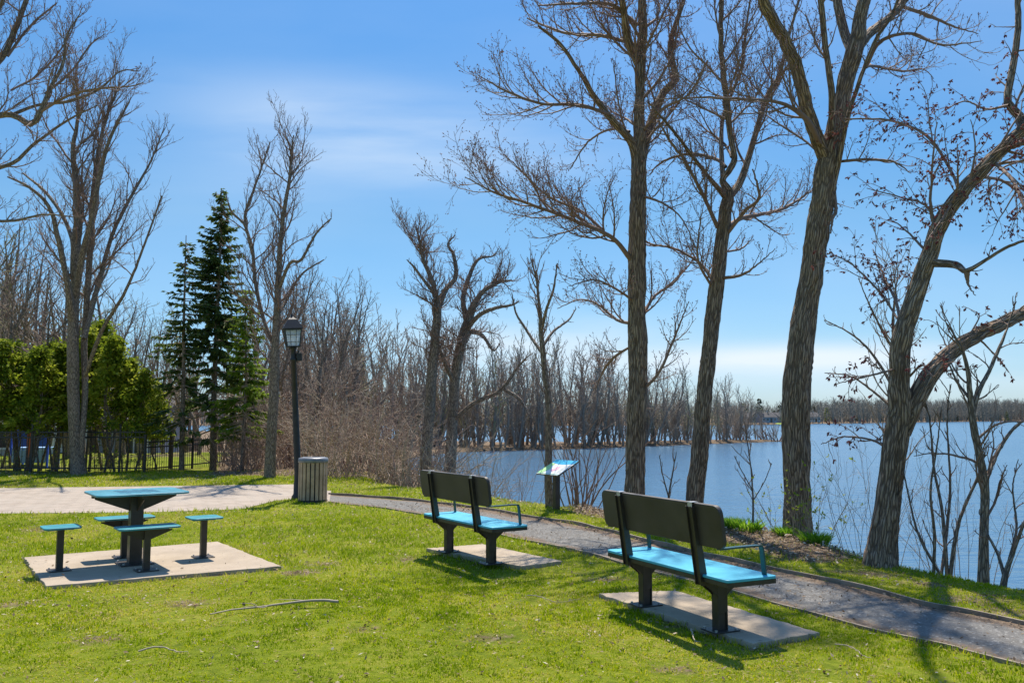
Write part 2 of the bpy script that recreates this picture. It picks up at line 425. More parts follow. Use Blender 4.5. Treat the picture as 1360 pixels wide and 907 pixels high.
xs = graded(-13, 9, .16, -1500, 1500); ys = graded(3.5, 24, .13, -60, 2500, 1.05)
ground, GX, GY = grid_mesh('ground', xs, ys, height, m_ground)
tag(ground, kind='structure')
LITTER_PX = [(1160, 760, 55, 9), (1290, 795, 90, 14), (1340, 810, 70, 10), (1230, 775, 60, 8), (1110, 757, 50, 5), (1215, 742, 40, 8), (1080, 700, 60, 10), (700, 662, 60, 9), (20, 802, 60, 10), (590, 735, 20, 6), (90, 740, 25, 5), (1060, 740, 60, 8), (400, 760, 30, 5), (905, 830, 40, 10), (640, 655, 50, 6), (800, 770, 40, 6), (1010, 862, 45, 7), (540, 742, 30, 7), (430, 748, 40, 6), (60, 700, 60, 8), (250, 800, 60, 8), (650, 850, 60, 10), (900, 890, 60, 10), (130, 850, 60, 12), (480, 840, 40, 8)]
def litterf(x, y):
    r = sstep(.15, -.25, sdist(x, y, BED))
    dl = sdist(x, y, LAND)
    r = np.maximum(r, sstep(.2, 1.3, dl + vnoise(x * 1.5, y * 1.5, 4) * .5) * .95)
    r = np.maximum(r, sstep(22.3, 23.6, y + vnoise(x * .8, y * .8, 6) * .6) * np.where((x < -.30 * y - 1.0) & (y < 42), .30 + .3 * vnoise(x * .5, y * .5, 55), .9))
    for px, py, rx, ry in LITTER_PX:
        gx, gy = G(px, py); ax = rx * gy / F; ay = abs(G(px, py - ry)[1] - gy)
        r = np.maximum(r, .62 * np.exp(-(((x - gx) / ax) ** 2 + ((y - gy) / ay) ** 2)))
    # worn rim along hard edges
    hd = np.full(np.shape(x), 9.0)
    for q in HARD + PADS: hd = np.minimum(hd, np.abs(sdist(x, y, q)))
    r = np.maximum(r, .45 * sstep(.16, .0, hd))
    r = r + .18 * sstep(.35, .8, vnoise(x * .8 + 4, y * .8, 21)) * (y < 13)
    return np.clip(r, 0, 1)
fx, fy = GX.ravel(), GY.ravel(); nearm = (np.abs(fx) < 200) & (fy < 200)
lv = np.ones(fx.shape); lv[nearm] = litterf(fx[nearm], fy[nearm])
a = ground.data.attributes.new('litter', 'FLOAT', 'POINT'); a.data.foreach_set('value', lv.astype(np.float32))
zz = np.array([v.co.z for v in ground.data.vertices]); wv = sstep(-1.8, -2.02, zz)
a = ground.data.attributes.new('wet', 'FLOAT', 'POINT'); a.data.foreach_set('value', wv.astype(np.float32))

# ---- water
m_water, nt, n, l, p = mat_new('lake_water')
oc = objco(n)
w1 = noise(n, l, mapping(n, l, oc, (.55, 1.25, 1), (0, 0, rad(8))), 1.0, 3, .5, .3)
w2 = noise(n, l, mapping(n, l, oc, (1.5, 3.4, 1), (0, 0, rad(-10))), 1.0, 3, .5, .2)
w3 = noise(n, l, mapping(n, l, oc, (.02, .06, 1)), 1, 4, .6)
hh = M_('ADD', M_('MULTIPLY', w1, 1.0, nodes=n, links=l), M_('MULTIPLY', w2, .45, nodes=n, links=l), nodes=n, links=l)
bb = bump(n, l, hh, 1.0, .11, p.inputs['Normal'])
l.new(ramp(n, l, w3, [(.35, (.045, .110, .19)), (.7, (.065, .14, .22))]), p.inputs['Base Color'])
p.inputs['Roughness'].default_value = .22; p.inputs['IOR'].default_value = 1.33; p.inputs['Specular IOR Level'].default_value = .5
mb = MB()
wx = graded(-20, 40, 4, -1500, 1600, 1.2); wy = graded(5, 130, 4, 2, 2000, 1.2)
water, _, _ = grid_mesh('water', wx, wy, lambda X, Y: np.full(X.shape, -2.0), m_water)
tag(water, kind='structure')

# ---- gravel path
m_path, nt, n, l, p = mat_new('stone_dust_path')
oc = objco(n)
g1 = noise(n, l, oc, 220, 3, .7); g2 = noise(n, l, oc, 38, 4, .7); g3 = noise(n, l, oc, 1.6, 5, .6)
base = ramp(n, l, M_('ADD', M_('MULTIPLY', g1, .5, nodes=n, links=l), M_('MULTIPLY', g2, .5, nodes=n, links=l), nodes=n, links=l),
            [(.32, (.105, .10, .092)), (.5, (.20, .19, .175)), (.66, (.34, .325, .30))])
br = ramp(n, l, g2, [(.35, (.09, .06, .04)), (.65, (.27, .19, .125))])
pc = M_('ADD', M_('MULTIPLY', attr(n, 'rim'), .75, nodes=n, links=l), M_('SUBTRACT', g3, .42, nodes=n, links=l), nodes=n, links=l)
pc = M_('ADD', pc, M_('MULTIPLY', M_('SUBTRACT', g2, .5, nodes=n, links=l), 1.4, nodes=n, links=l), nodes=n, links=l)
pm = ramp(n, l, pc, [(.38, (0, 0, 0)), (.6, (.9, .9, .9))])
base = mix(n, l, ramp(n, l, noise(n, l, oc, 5.5, 6, .75), [(.38, (0, 0, 0)), (.66, (.75, .75, .75))]), base, (.125, .115, .10))
vg = n.new('ShaderNodeTexVoronoi'); vg.inputs['Scale'].default_value = 55; l.new(oc, vg.inputs['Vector'])
base = mix(n, l, ramp(n, l, vg.outputs['Color'], [(.80, (0, 0, 0)), (.86, (.7, .7, .7))]), base, (.40, .38, .35))
l.new(mix(n, l, pm, base, br), p.inputs['Base Color']); p.inputs['Roughness'].default_value = .95; p.inputs['Specular IOR Level'].default_value = .15
bump(n, l, M_('ADD', g1, g2, nodes=n, links=l), .7, .010, p.inputs['Normal'])
nU, nV = 420, 22
cf = crom(np.array(PF), nU); cn = crom(np.array(PN), nU)
tt = np.linspace(0, 1, nV)[None, :, None]
PX = cf[:, None, :] * (1 - tt) + cn[:, None, :] * tt
zp = vnoise(PX[..., 0] * 1.5, PX[..., 1] * 1.5, 31) * .006 - .008 + .012 * np.sin(np.pi * tt[..., 0])
V = np.concatenate([PX, zp[..., None]], -1).reshape(-1, 3)
i = np.arange(nU - 1)[:, None]; j = np.arange(nV - 1)[None, :]
Q = np.stack([i * nV + j, (i + 1) * nV + j, (i + 1) * nV + j + 1, i * nV + j + 1], -1).reshape(-1, 4)
mb = MB(); mb.add(V, Q, True); path = mb.build('footpath', m_path, fixn=False); tag(path, kind='structure')
rim = (1 - sstep(0, .3, np.minimum(tt[..., 0] * .8, 1 - tt[..., 0]))) * np.ones((nU, nV))
a = path.data.attributes.new('rim', 'FLOAT', 'POINT'); a.data.foreach_set('value', rim.ravel().astype(np.float32))

# ---- plaza of pavers
m_plaza, nt, n, l, p = mat_new('tan_pavers')
oc = mapping(n, l, objco(n), (1, 1, 1), (0, 0, rad(24)))
bt = n.new('ShaderNodeTexBrick'); l.new(oc, bt.inputs['Vector']); bt.inputs['Scale'].default_value = 1
bt.inputs['Brick Width'].default_value = .40; bt.inputs['Row Height'].default_value = .20; bt.inputs['Mortar Size'].default_value = .010; bt.inputs['Mortar Smooth'].default_value = .2
bt.inputs['Color1'].default_value = (.40, .325, .255, 1); bt.inputs['Color2'].default_value = (.30, .235, .18, 1); bt.inputs['Mortar'].default_value = (.10, .085, .065, 1)
bc = mix(n, l, ramp(n, l, noise(n, l, oc, 1.1, 6, .7), [(.35, (0, 0, 0)), (.7, (1, 1, 1))]), bt.outputs['Color'], (.37, .31, .25), 'MIX')
bc = mix(n, l, ramp(n, l, noise(n, l, mapping(n, l, oc, (1, 2.2, 1)), 3.5, 4, .7), [(.62, (0, 0, 0)), (.72, (.6, .6, .6))]), bc, (.17, .13, .10))
l.new(bc, p.inputs['Base Color']); p.inputs['Roughness'].default_value = .9
bump(n, l, M_('ADD', M_('MULTIPLY', bt.outputs['Fac'], -1.0, nodes=n, links=l), M_('MULTIPLY', noise(n, l, oc, 60, 3), .3, nodes=n, links=l), nodes=n, links=l), .7, .012, p.inputs['Normal'])
mb = MB(); nP = len(PLAZA)
mb.add([(x, y, .0) for x, y in PLAZA] + [(x, y, -.12) for x, y in PLAZA], [tuple(range(nP))] + [(i, i + nP, (i + 1) % nP + nP, (i + 1) % nP) for i in range(nP)])
plaza = mb.build('plaza', m_plaza); tag(plaza, kind='structure')

# ---- path edging strips
m_edge = paint_mat('weathered_edging', (.24, .185, .13), .7, .35, scale=5)
def edging(P, h, label, seed):
    c = crom(np.array(P), 260); d = np.gradient(c, axis=0); d /= np.linalg.norm(d, axis=1)[:, None]; nn = np.stack([-d[:, 1], d[:, 0]], 1)
    s = np.linspace(0, 30, 260)
    top = h + vnoise(s * 1.2, s * 0, seed) * .010; sh = vnoise(s * .9, s * 0 + 3, seed + 2)[:, None] * .012
    w = .011
    ring = [np.concatenate([c + sh + nn * w, (s * 0 - .06)[:, None]], 1), np.concatenate([c + sh + nn * w, top[:, None]], 1), np.concatenate([c + sh - nn * w, top[:, None]], 1), np.concatenate([c + sh - nn * w, (s * 0 - .06)[:, None]], 1)]
    V = np.stack(ring, 1).reshape(-1, 3); i = np.arange(259)[:, None]; j = np.arange(3)[None, :]
    Q = np.stack([i * 4 + j, (i + 1) * 4 + j, (i + 1) * 4 + j + 1, i * 4 + j + 1], -1).reshape(-1, 4)
    mb = MB(); mb.add(V, Q); o = mb.build('path_edging', m_edge, fixn=False); tag(o, label, 'edging')
edging(PF, .034, 'long low brown edging strip on the lake side of the gravel path', 41)
edging(PN, .018, 'long low edging strip on the benches side of the gravel path', 47)

# ---- concrete pads
m_conc, nt, n, l, p = mat_new('weathered_concrete')
oc = objco(n)
k1 = noise(n, l, oc, 2.2, 6, .65); k2 = noise(n, l, oc, 120, 3, .6); k3 = noise(n, l, oc, 9, 5, .7)
cc = ramp(n, l, M_('ADD', M_('MULTIPLY', k1, .6, nodes=n, links=l), M_('MULTIPLY', k2, .4, nodes=n, links=l), nodes=n, links=l), [(.35, (.29, .225, .16)), (.65, (.46, .37, .27))])
cc = mix(n, l, ramp(n, l, k3, [(.60, (0, 0, 0)), (.72, (.55, .55, .55))]), cc, (.20, .165, .13))
vo = n.new('ShaderNodeTexVoronoi'); vo.inputs['Scale'].default_value = 5; l.new(mapping(n, l, oc, (1, 1.6, 1)), vo.inputs['Vector'])
cc = mix(n, l, ramp(n, l, vo.outputs['Distance'], [(.06, (.7, .7, .7)), (.12, (0, 0, 0))]), cc, (.15, .11, .08))
l.new(cc, p.inputs['Base Color']); p.inputs['Roughness'].default_value = .9
bump(n, l, M_('ADD', k2, k3, nodes=n, links=l), .4, .006, p.inputs['Normal'])
def pad(poly, label, top=.035):
    # slightly irregular outline
    pts = []; k = 26
    for a, b in zip(poly, poly[1:] + poly[:1]):
        for t in np.arange(k) / k:
            x = a[0] + (b[0] - a[0]) * t; y = a[1] + (b[1] - a[1]) * t
            j = .008 if 0 < t else 0
            pts.append((x + rng.normal() * j, y + rng.normal() * j))
    mb = MB(); mb.prism(pts, -.12, top)
    o = mb.build('concrete_pad', m_conc, bevel=.006); tag(o, label, 'concrete pad')
pad(PAD_T, 'large square concrete pad under the picnic table and its four stools')
pad(PAD_1, 'concrete pad under the nearer large park bench')
pad(PAD_2, 'small concrete pad under the park bench farther from the viewer')

# ------------------------------------------------------------------ furniture
m_dark = paint_mat('dark_brown_painted_steel', (.034, .025, .020), .38, .2)
m_board = paint_mat('dark_brown_board', (.046, .034, .028), .5, .25, scale=3)
m_cyan = paint_mat('cyan_seat_panel', (.05, .40, .55), .38, .08, scale=3)
m_teal = paint_mat('teal_arm_paint', (.006, .060, .070), .3, .2)
m_tabletop = paint_mat('blue_table_panel', (.07, .27, .34), .30, .2, scale=5)
m_black = paint_mat('black_painted_metal', (.012, .012, .013), .5, .2)
m_bolt = paint_mat('galvanised_steel', (.45, .46, .48), .35, .15, metal=.8)
m_grey = paint_mat('grey_lid', (.16, .165, .18), .35, .15)
yz = lambda a, b, c: (c, a, b)

def make_bench(loc, dx, dy, label):
    root = empty('park_bench', (loc[0], loc[1], .035), math.atan2(dy, dx)); tag(root, label, 'bench', 'park benches facing the lake')
    S = .465; Z = -.035
    mb = MB(); mb.prism([(a, b) for a, b in rrect(1.54, .44, .03)], .392, .412, lambda a, b, c: (a, b + .045, c))
    mb.build('seat', m_cyan, root, .004)
    mb = MB()
    mb.box((1.52, .03, .032), (0, -.155, .374)); mb.box((1.52, .03, .032), (0, .245, .374)); 
    mb.box((.03, .37, .032), (-.745, .045, .374)); mb.box((.03, .37, .032), (.745, .045, .374)); mb.box((1.45, .05, .03), (0, .045, .374))
    mb.build('seat_frame', m_dark, root, .003)
    # backrest leaning
    tilt = math.atan(.14)
    M = Matrix.Rotation(tilt, 4, 'X')
    def lean(a, b, c):  # a along, b up board, c thickness toward lake
        v = M @ Vector((0, c, b)); return (a, v.y - .212, v.z + .760)
    mb = MB(); mb.prism(rrect(1.52, .30, .06, 7), .0, .034, lean)
    mb.build('backrest', m_board, root, .005)
    for sx in (-1, 1):
        mb = MB()
        # upright bar from under the seat to the board's top
        def lz(z, off): return -.136 - (z - .30) * .14 + off
        for x0, x1 in ((-.036, -.028), (.028, .036)):
            mb.prism([(lz(.33, -.045), .33), (lz(.33, .02), .33), (lz(.885, -.004), .885), (lz(.885, -.045), .885)], sx * S + x0, sx * S + x1, yz)
        mb.prism([(lz(.33, -.030), .33), (lz(.33, -.018), .33), (lz(.88, -.018), .88), (lz(.88, -.030), .88)], sx * S - .028, sx * S + .028, yz)
        up = mb.build('upright', m_dark, root, .002)
        mb = MB(); mb.box((.05, .058, .004), (sx * S, -.224, .914)); mb.box((.05, .004, .03), (sx * S, -.2485, .897)); mb.build('bracket', m_bolt, up, .001)
        # column leg : H section with flared gusset
        mb = MB()
        mb.box((.070, .012, .34), (sx * S, -.038, .172)); mb.box((.070, .012, .34), (sx * S, .038, .172))
        mb.box((.050, .064, .34), (sx * S, 0, .172))
        for xo in (-.028, .028):
            mb.prism([(-.0445, .20), (-.0445, .13), (.0445, .13), (.0445, .235), (.050, .255), (.14, .325), (.14, .342), (-.14, .342), (-.14, .325), (-.050, .255), (-.0445, .235)], sx * S + xo - .005, sx * S + xo + .005, yz)
        mb.box((.08, .27, .014), (sx * S, 0, .350))
        mb.build('leg', m_dark, root, .002)
        mb = MB(); mb.box((.17, .22, .010), (sx * S, 0, .006)); bp = mb.build('base_plate', m_dark, root, .002)
        for bx in (-.065, .065):
            for by in (-.088, .088): mb = MB(); mb.lathe([(.0, .024), (.010, .024), (.010, .011)], 6, (sx * S + bx, by, 0), False); mb.build('bolt', m_bolt, bp)
        # armrest: bent flat bar
        pts = crom(np.array([(-.19, .612, 0), (-.10, .614, 0), (.05, .616, 0), (.165, .614, 0), (.186, .598, 0), (.198, .52, 0), (.208, .42, 0), (.210, .410, 0)]), 26)[:, :2]
        d = np.gradient(pts, axis=0); d /= np.linalg.norm(d, axis=1)[:, None]; nn = np.stack([-d[:, 1], d[:, 0]], 1) * .006
        prof = [tuple(a) for a in (pts + nn)] + [tuple(a) for a in (pts - nn)[::-1]]
        mb = MB(); k = len(pts)
        a = pts + nn; b = pts - nn; x0, x1 = sx * .70 - .021, sx * .70 + .021
        V = np.concatenate([np.stack([np.full(k, x0), a[:, 0], a[:, 1]], 1), np.stack([np.full(k, x1), a[:, 0], a[:, 1]], 1), np.stack([np.full(k, x1), b[:, 0], b[:, 1]], 1), np.stack([np.full(k, x0), b[:, 0], b[:, 1]], 1)])
        ii = np.arange(k - 1)
        Qs = [np.stack([q * k + ii, q * k + ii + 1, ((q + 1) % 4) * k + ii + 1, ((q + 1) % 4) * k + ii], 1) for q in range(4)]
        Qs.append(np.array([[0, k, 2 * k, 3 * k], [k - 1, 2 * k - 1, 3 * k - 1, 4 * k - 1]]))
        mb.add(V, np.concatenate(Qs)); mb.build('armrest', m_teal, root, .0015)
    return root
b1l, b1r = np.array(G(857, 803, .035)), np.array(G(957, 837, .035)); d = b1r - b1l; c = (b1l + b1r) / 2; d /= np.linalg.norm(d)
make_bench(c, d[0], d[1], 'nearer park bench with cyan seat and dark brown backrest beside the gravel path')
b2l, b2r = np.array(G(597, 733, .035)), np.array(G(651, 748, .035)); c = (b2l + b2r) / 2
d2_ = (b2r - b2l) / np.linalg.norm(b2r - b2l); make_bench(c, d2_[0], d2_[1], 'farther park bench with cyan seat, between the picnic table and the information panel')

# ---- picnic table and stools
ax = math.atan2(.82, 1.135); TC = np.array([-3.92, 9.15])
ux, uy = np.array([math.cos(ax), math.sin(ax)]), np.array([-math.sin(ax), math.cos(ax)])
t = empty('picnic_table', (TC[0], TC[1], .035), ax); tag(t, 'fixed picnic table with blue rectangular top on one thick dark post', 'table')
mb = MB(); mb.prism(rrect(.90, .78, .10, 7), .722, .742); top = mb.build('tabletop', m_tabletop, t, .005)
m_game = paint_mat('game_board_print', (.035, .16, .25), .35, .15)
mb = MB()
for i in range(8):
    for j in range(8):
        if (i + j) % 2: mb.box((.047, .047, .0016), (-.168 + i * .048 , -.168 + j * .048, .7432))
mb.build('game_board', m_game, top)
mb = MB(); mb.box((.125, .125, .70), (0, 0, .352)); mb.build('post', m_dark, t, .006)
mb = MB(); mb.box((.86, .05, .03), (0, 0, .7055)); mb.box((.05, .68, .03), (0, 0, .7050)); mb.build('top_frame', m_dark, t, .002)
for k in range(4):
    a = k * math.pi / 2; L = .40 if k % 2 == 0 else .33
    mb = MB()
    mb.prism([(.064, .545), (.064, .689), (L, .689), (L, .675)], -.005, .005, lambda p_, q_, r_, a=a: (p_ * math.cos(a) - r_ * math.sin(a), p_ * math.sin(a) + r_ * math.cos(a), q_))
    mb.build('gusset', m_dark, t, .001)
mb = MB(); mb.box((.32, .32, .012), (0, 0, .007)); bp = mb.build('base_plate', m_dark, t, .002)
for bx in (-.13, .13):
    for by in (-.13, .13): mb = MB(); mb.lathe([(0, .03), (.012, .03), (.012, .013)], 6, (bx, by, 0), False); mb.build('bolt', m_bolt, bp)
def stool(off, wide, turn, label):
    px = TC + ux * off[0] + uy * off[1]
    r = empty('picnic_stool', (px[0], px[1], .035), ax + turn); tag(r, label, 'stool', 'stools around the picnic table')
    w = .58 if wide else .34; dd = .32 if wide else .34
    mb = MB(); mb.prism(rrect(w, dd, .05, 6), .415, .433); mb.build('seat', m_cyan2, r, .004)
    mb = MB(); mb.box((.062, .062, .405), (0, 0, .205)); mb.box((w * .7, .05, .02), (0, 0, .4035)); mb.build('post', m_dark, r, .003)
    if wide:
        for sx in (-1, 1):
            mb = MB(); mb.prism([(sx * .032, .30), (sx * .032, .392), (sx * .24, .392), (sx * .24, .38)], -.005, .005, lambda a, b, c: (a, c, b)); mb.build('gusset', m_dark, r, .001)
    mb = MB(); mb.box((.20, .20, .010), (0, 0, .006)); bp = mb.build('base_plate', m_dark, r, .002)
    for bx in (-.078, .078):
        for by in (-.078, .078): mb = MB(); mb.lathe([(0, .024), (.009, .024), (.009, .011)], 6, (bx, by, 0), False); mb.build('bolt', m_bolt, bp)
m_cyan2 = paint_mat('teal_stool_panel', (.03, .25, .30), .35, .12, scale=4)
stool((-.70, 0), False, 0, 'square stool at the left end of the picnic table')
stool((.70, 0), False, 0, 'square stool at the right end of the picnic table')
stool((0, -.50), True, 0, 'wide stool on the near side of the picnic table')
stool((0, .50), True, 0, 'wide stool behind the thick post of the picnic table')

# ---- litter bin
bx, by = G(415, 668); by += .28; bx *= (by / (by - .28))
bin_ = empty('litter_bin', (bx, by, 0), .2); tag(bin_, 'round litter bin with vertical beige slats and grey lid at the edge of the plaza', 'trash can')
R = .262
m_slat = paint_mat('beige_slat', (.46, .31, .19), .7, .25, scale=4)
mb = MB(); mb.lathe([(0, .03), (.225, .03), (.228, .74), (0, .74)], 32); mb.build('liner', m_black, bin_)
mb = MB(); mb.lathe([(0, 0), (.27, 0), (.27, .035), (0, .035)], 32, smooth=False); mb.build('base', m_black, bin_, .004)
for k in range(20):
    a = k * 2 * math.pi / 20
    mb = MB(); q = Matrix.Rotation(a, 3, 'Z')
    mb.box((.022, .058, .70), q @ Vector((R - .013, 0, .39)), q); mb.build('slat', m_slat, bin_, .004)
mb = MB(); mb.lathe([(R + .004, .715), (R + .012, .72), (R + .012, .775), (R - .005, .80), (.20, .812), (.155, .812), (.15, .79), (.15, .74), (R - .01, .735)], 40); mb.build('lid', m_grey, bin_)
mb = MB(); mb.lathe([(R + .002, .10), (R + .007, .10), (R + .007, .125), (R + .002, .125)], 40); 

# ---- street lamp
lx, ly = G(397, 662)
lamp = empty('street_lamp', (lx, ly, 0)); tag(lamp, 'tall black post lamp with a four sided glass lantern behind the litter bin', 'street lamp')
lamp.rotation_euler = (0, rad(-3.4), .35)
mb = MB(); mb.lathe([(.13, 0), (.13, .06), (.10, .10), (.085, .30), (.075, .34), (.066, .5), (.058, 1.6), (.052, 2.62), (.066, 2.63), (.066, 2.66), (.048, 2.69), (.048, 2.84), (.07, 2.86), (.07, 2.885), (0, 2.885)], 16); mb.build('post', m_black, lamp)
mb = MB(); mb.box((.10, .12, .16), (.105, 0, 2.70)); mb.box((.03, .03, .05), (.105, 0, 2.80)); mb.build('sensor_box', m_black, lamp, .008)
mb = MB()
z0, z1, w0, w1 = 2.90, 3.215, .115, .152
mb.box((.26, .26, .022), (0, 0, 2.90)); mb.box((.335, .335, .03), (0, 0, 3.225))
for sx in (-1, 1):
    for sy in (-1, 1):
        P = np.array([(sx * w0, sy * w0, z0), (sx * w1, sy * w1, z1)]); mb.tubes(P, np.array([.011, .011]), 4, False)
for k in range(4):
    q = Matrix.Rotation(k * math.pi / 2, 3, 'Z')
    def T(x, z): w = w0 + (w1 - w0) * (z - z0) / (z1 - z0); return q @ Vector((x * w / w0, w, z))
    for xx in (-.045, .045): mb.tubes(np.array([T(xx, z0), T(xx, z1)]), np.array([.005, .005]), 4, False)
    for zc in (2.985, 3.12): mb.tubes(np.array([T(-w0, zc), T(w0, zc)]), np.array([.005, .005]), 4, False)
lf = mb.build('lantern_frame', m_black, lamp)
m_pane, nt, n, l, p = mat_new('frosted_lamp_glass')
p.inputs['Base Color'].default_value = (.80, .86, .90, 1); p.inputs['Roughness'].default_value = .2; tl = n.new('ShaderNodeBsdfTranslucent'); tl.inputs[0].default_value = (.8, .88, .95, 1); tp_ = n.new('ShaderNodeBsdfTransparent'); m1 = n.new('ShaderNodeMixShader'); m2 = n.new('ShaderNodeMixShader'); m1.inputs[0].default_value = .6; m2.inputs[0].default_value = .5; l.new(p.outputs[0], m1.inputs[1]); l.new(tl.outputs[0], m1.inputs[2]); l.new(m1.outputs[0], m2.inputs[1]); l.new(tp_.outputs[0], m2.inputs[2]); l.new(m2.outputs[0], n['Material Output'].inputs[0])
for k in range(4):
    q = Matrix.Rotation(k * math.pi / 2, 3, 'Z'); mb = MB()
    a, b = w0 - .006, w1 - .006
    v = [(-a, a, z0 + .012), (a, a, z0 + .012), (b, b, z1 - .006), (-b, b, z1 - .006)]
    v = [q @ Vector(u) for u in v] + [q @ Vector((u[0] * .985, u[1] - .003, u[2])) for u in v]
    mb.add(v, np.array([(0, 1, 2, 3), (7, 6, 5, 4), (0, 4, 5, 1), (1, 5, 6, 2), (2, 6, 7, 3), (3, 7, 4, 0)])); mb.build('pane', m_pane, lf)
mb = MB()
mb.add([(sx * .19, sy * .19, 3.243) for sx, sy in ((-1, -1), (1, -1), (1, 1), (-1, 1))] + [(sx * .165, sy * .165, 3.285) for sx, sy in ((-1, -1), (1, -1), (1, 1), (-1, 1))] + [(sx * .085, sy * .085, 3.42) for sx, sy in ((-1, -1), (1, -1), (1, 1), (-1, 1))] + [(sx * .025, sy * .025, 3.475) for sx, sy in ((-1, -1), (1, -1), (1, 1), (-1, 1))],
       [(3, 2, 1, 0), (12, 13, 14, 15)] + [(b + i, b + (i + 1) % 4, b + 4 + (i + 1) % 4, b + 4 + i) for b in (0, 4, 8) for i in range(4)])
mb.lathe([(.024, 3.47), (.030, 3.478), (.015, 3.485), (.022, 3.51), (.008, 3.53), (0, 3.56)], 10)
mb.build('lantern_roof', m_black, lamp)

# ---- information panel
sx_, sy_ = G(739, 677)
sg = empty('information_panel', (sx_, sy_, gz(sx_, sy_)), math.atan2(-.86, .515)); tag(sg, 'slanted information panel with blue and green printed face on a dark post', 'sign')
mb = MB(); mb.box((.10, .09, .72), (0, 0, .30)); mb.build('post', m_dark, sg, .006)
TL = rad(28)
Mr = Matrix.Rotation(TL, 4, 'X')
def pl(a, b, c): v = Mr @ Vector((a, b, c)); return (v.x, v.y + .02, v.z + .70)
mb = MB(); mb.prism(rrect(.66, .48, .012, 3), -.02, 0, pl); pn = mb.build('panel', m_dark, sg, .002)
def flat(name, poly, c, h, mat): mb = MB(); mb.prism(poly, h, h + .0012, pl); return mb.build(name, mat, pn)
def pm(name, c): return paint_mat(name, c, .35, .05)
m_wh = pm('print_white', (.80, .82, .78)); m_bl = pm('print_blue', (.01, .36, .60)); m_gn = pm('print_green', (.42, .72, .26)); m_pk = pm('print_pink', (.80, .45, .50)); m_tx = pm('print_text_grey', (.25, .28, .30)); m_dg = pm('print_dark_green', (.1, .35, .15))
flat('printed_face', [(-.325, -.235), (.325, -.235), (.325, .235), (-.325, .235)], 0, .0010, m_wh)
flat('blue_band', [(-.325, .235)] + [(-.325 + .65 * k / 12, .135 - .045 * math.sin(math.pi * k / 12)) for k in range(13)] + [(.325, .235)], 0, .0036, m_bl)
flat('green_area', [(-.322, .12), (-.322, -.20), (-.20, -.205), (-.12, -.05), (-.20, .02), (-.17, .09)], 0, .0036, m_gn)
flat('green_line', [(-.322, -.222), (.322, -.222), (.322, -.207), (-.322, -.207)], 0, .0036, m_dg)
flat('pink_map', [(-.08, -.10), (.02, -.15), (.12, -.06), (.08, .03), (-.02, .02)], 0, .0036, m_pk)
for k in range(9):
    w = .12 + .03 * ((k * 7) % 3) / 2
    mb = MB(); mb.prism([(.16, .07 - k * .03), (.16 + w, .07 - k * .03), (.16 + w, .078 - k * .03), (.16, .078 - k * .03)], .0036, .0046, pl); mb.build('text_line', m_tx, pn)

# ------------------------------------------------------------------ trees
m_bark = bark_mat('furrowed_grey_bark', (.14, .096, .066), (.44, .315, .22), (8.6, 8.6, .85), .022, (.33, .24, .16))
m_bark2 = bark_mat('smooth_grey_bark', (.13, .095, .07), (.38, .29, .215), (9, 9, 1.6), .015, (.12, .12, .06))
m_twig = twig_mat('brown_twigs', (.16, .10, .075), (.30, .20, .15))
m_twig_grey = twig_mat('grey_twigs', (.26, .19, .135), (.44, .34, .25))
m_twig_red = twig_mat('reddish_twigs', (.28, .18, .13), (.44, .31, .225))
m_bud = twig_mat('reddish_buds', (.20, .08, .08), (.30, .15, .12))
m_catkin = leaf_mat('reddish_catkins', [(0, (.22, .06, .07)), (1, (.48, .20, .16))], .5, .7)

